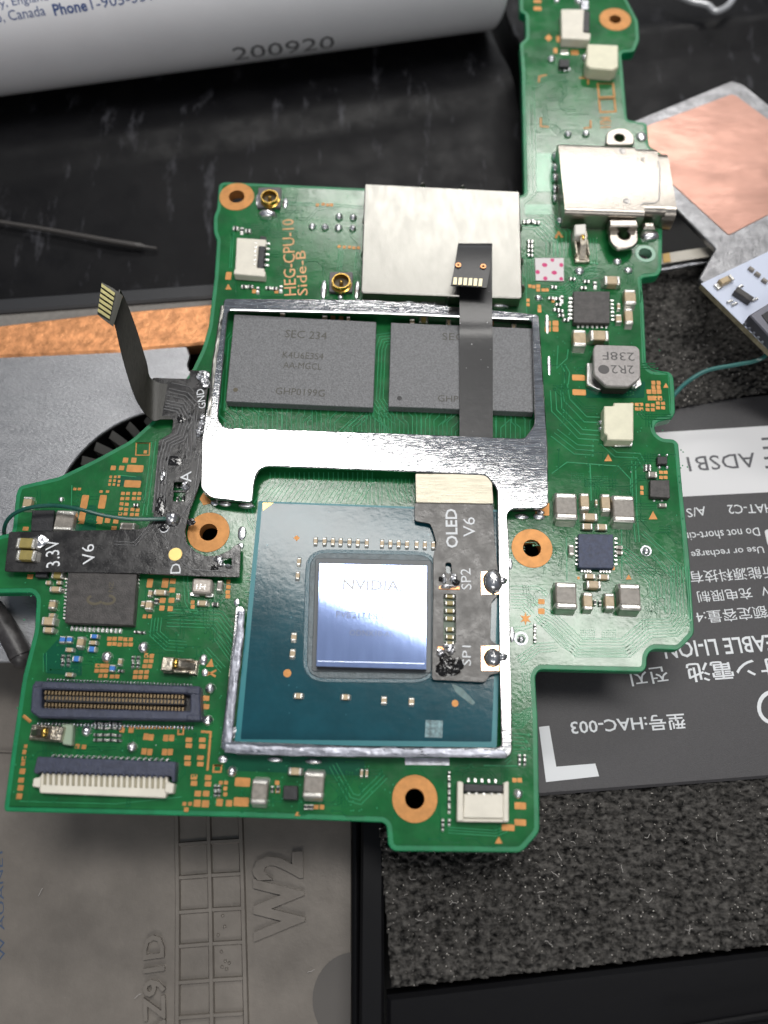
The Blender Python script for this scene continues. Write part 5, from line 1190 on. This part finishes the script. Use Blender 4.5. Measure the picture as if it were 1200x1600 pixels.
# flat flex tail below the plate
b = MB(); b.strip([Wz(1010, 411, -.30), Wz(1040, 405, -.28), Wz(1070, 400, -.27), Wz(1125, 392, -.25)], .11, .012, side=Vector((0, 1, 0))); b.strip([Wz(1015, 424, -.36), Wz(1060, 416, -.34), Wz(1105, 408, -.33)], .07, .03, mi=1, side=Vector((0, 1, 0)))
b.strip([Wz(1036, 404, -.262), Wz(1047, 402, -.262)], .10, .004, mi=2, side=Vector((0, 1, 0)))
tag(b.build('flat_flex', [mat('flex_white', (.45, .42, .36), .4), solder_dull, mat('amber', (.45, .26, .03), .3)]), 'short pale flat flex with an amber patch poking out right of the board', 'flat cable')
# ---- white module board
MZ = .10
md = empty('white_circuit_board', W(1180, 450, MZ-.06), 'small white circuit board with beige edge and tiny black parts, overlapping the metal plate', 'circuit board')
b = MB(); b.prism(rounded(Pw([(1095, 443), (1300, 345), (1330, 610), (1205, 551)], MZ), .01), MZ-.06, MZ, .003, side=1, bottom=True); b.build('laminate', [mat('white_mask', (.58, .63, .76), .3, bump=.05), mat('beige_edge', (.36, .31, .20), .5, var=.3, vscale=20)], md)
def mbox(name, cx, cy, l, w_, ang, z1, m, z0=MZ):
    c = W(cx, cy, z1); ca, sa = math.cos(ang), math.sin(ang); pts = [(c.x+u*l/2*ca-v*w_/2*sa, c.y+u*l/2*sa+v*w_/2*ca) for u, v in ((-1, -1), (1, -1), (1, 1), (-1, 1))]
    b = MB(); b.prism(pts, z0, z1, .006); return b.build(name, [m], md)
ma = R(28)
mbox('capacitor', 1133, 437, .09, .055, ma, MZ+.05, ceram); mbox('terminal', 1122, 447, .05, .06, ma, MZ+.02, tin); mbox('terminal', 1143, 433, .03, .06, ma, MZ+.045, tin_c)
mbox('transistor', 1163, 459, .16, .06, R(-42), MZ+.06, epoxy_b)
for x, y in ((1141, 470), (1148, 474), (1180, 467), (1157, 447)): mbox('pin', x, y, .06, .025, ma, MZ+.02, tin)
for x, y in ((1175, 419), (1185, 427), (1196, 437)): mbox('resistor', x, y, .05, .03, R(-45), MZ+.03, ceram_g)
b = MB(); b.prism(Pw([(1171, 492), (1240, 450), (1300, 520), (1230, 555)], MZ+.12), MZ, MZ+.12, .01); b.build('plug_shell', [mat('plug_metal', (.20, .20, .23), .35, .6)], md)
b = MB(); b.prism(Pw([(1190, 492), (1240, 462), (1280, 515), (1222, 535)], MZ+.125), MZ+.118, MZ+.126); b.build('plug_window', [epoxy_k], md)
for i in range(5):
    t = i/4; mbox('pin', 1167+t*28, 503+t*28, .05, .02, R(40), MZ+.03, solder_dull)
for o in COL.objects:
    if '_local' in o: del o['_local']
    k = o.name.split('.')[0]
    if o.parent is None and k in ('foam_pad', 'ribbon_cable', 'jumper_wire', 'device_shell'):
        o['group'] = {'foam_pad': 'black foam pads around the battery', 'ribbon_cable': 'ribbon cables soldered onto the green board', 'jumper_wire': 'thin green jumper wires', 'device_shell': 'black plastic shell pieces'}[k]
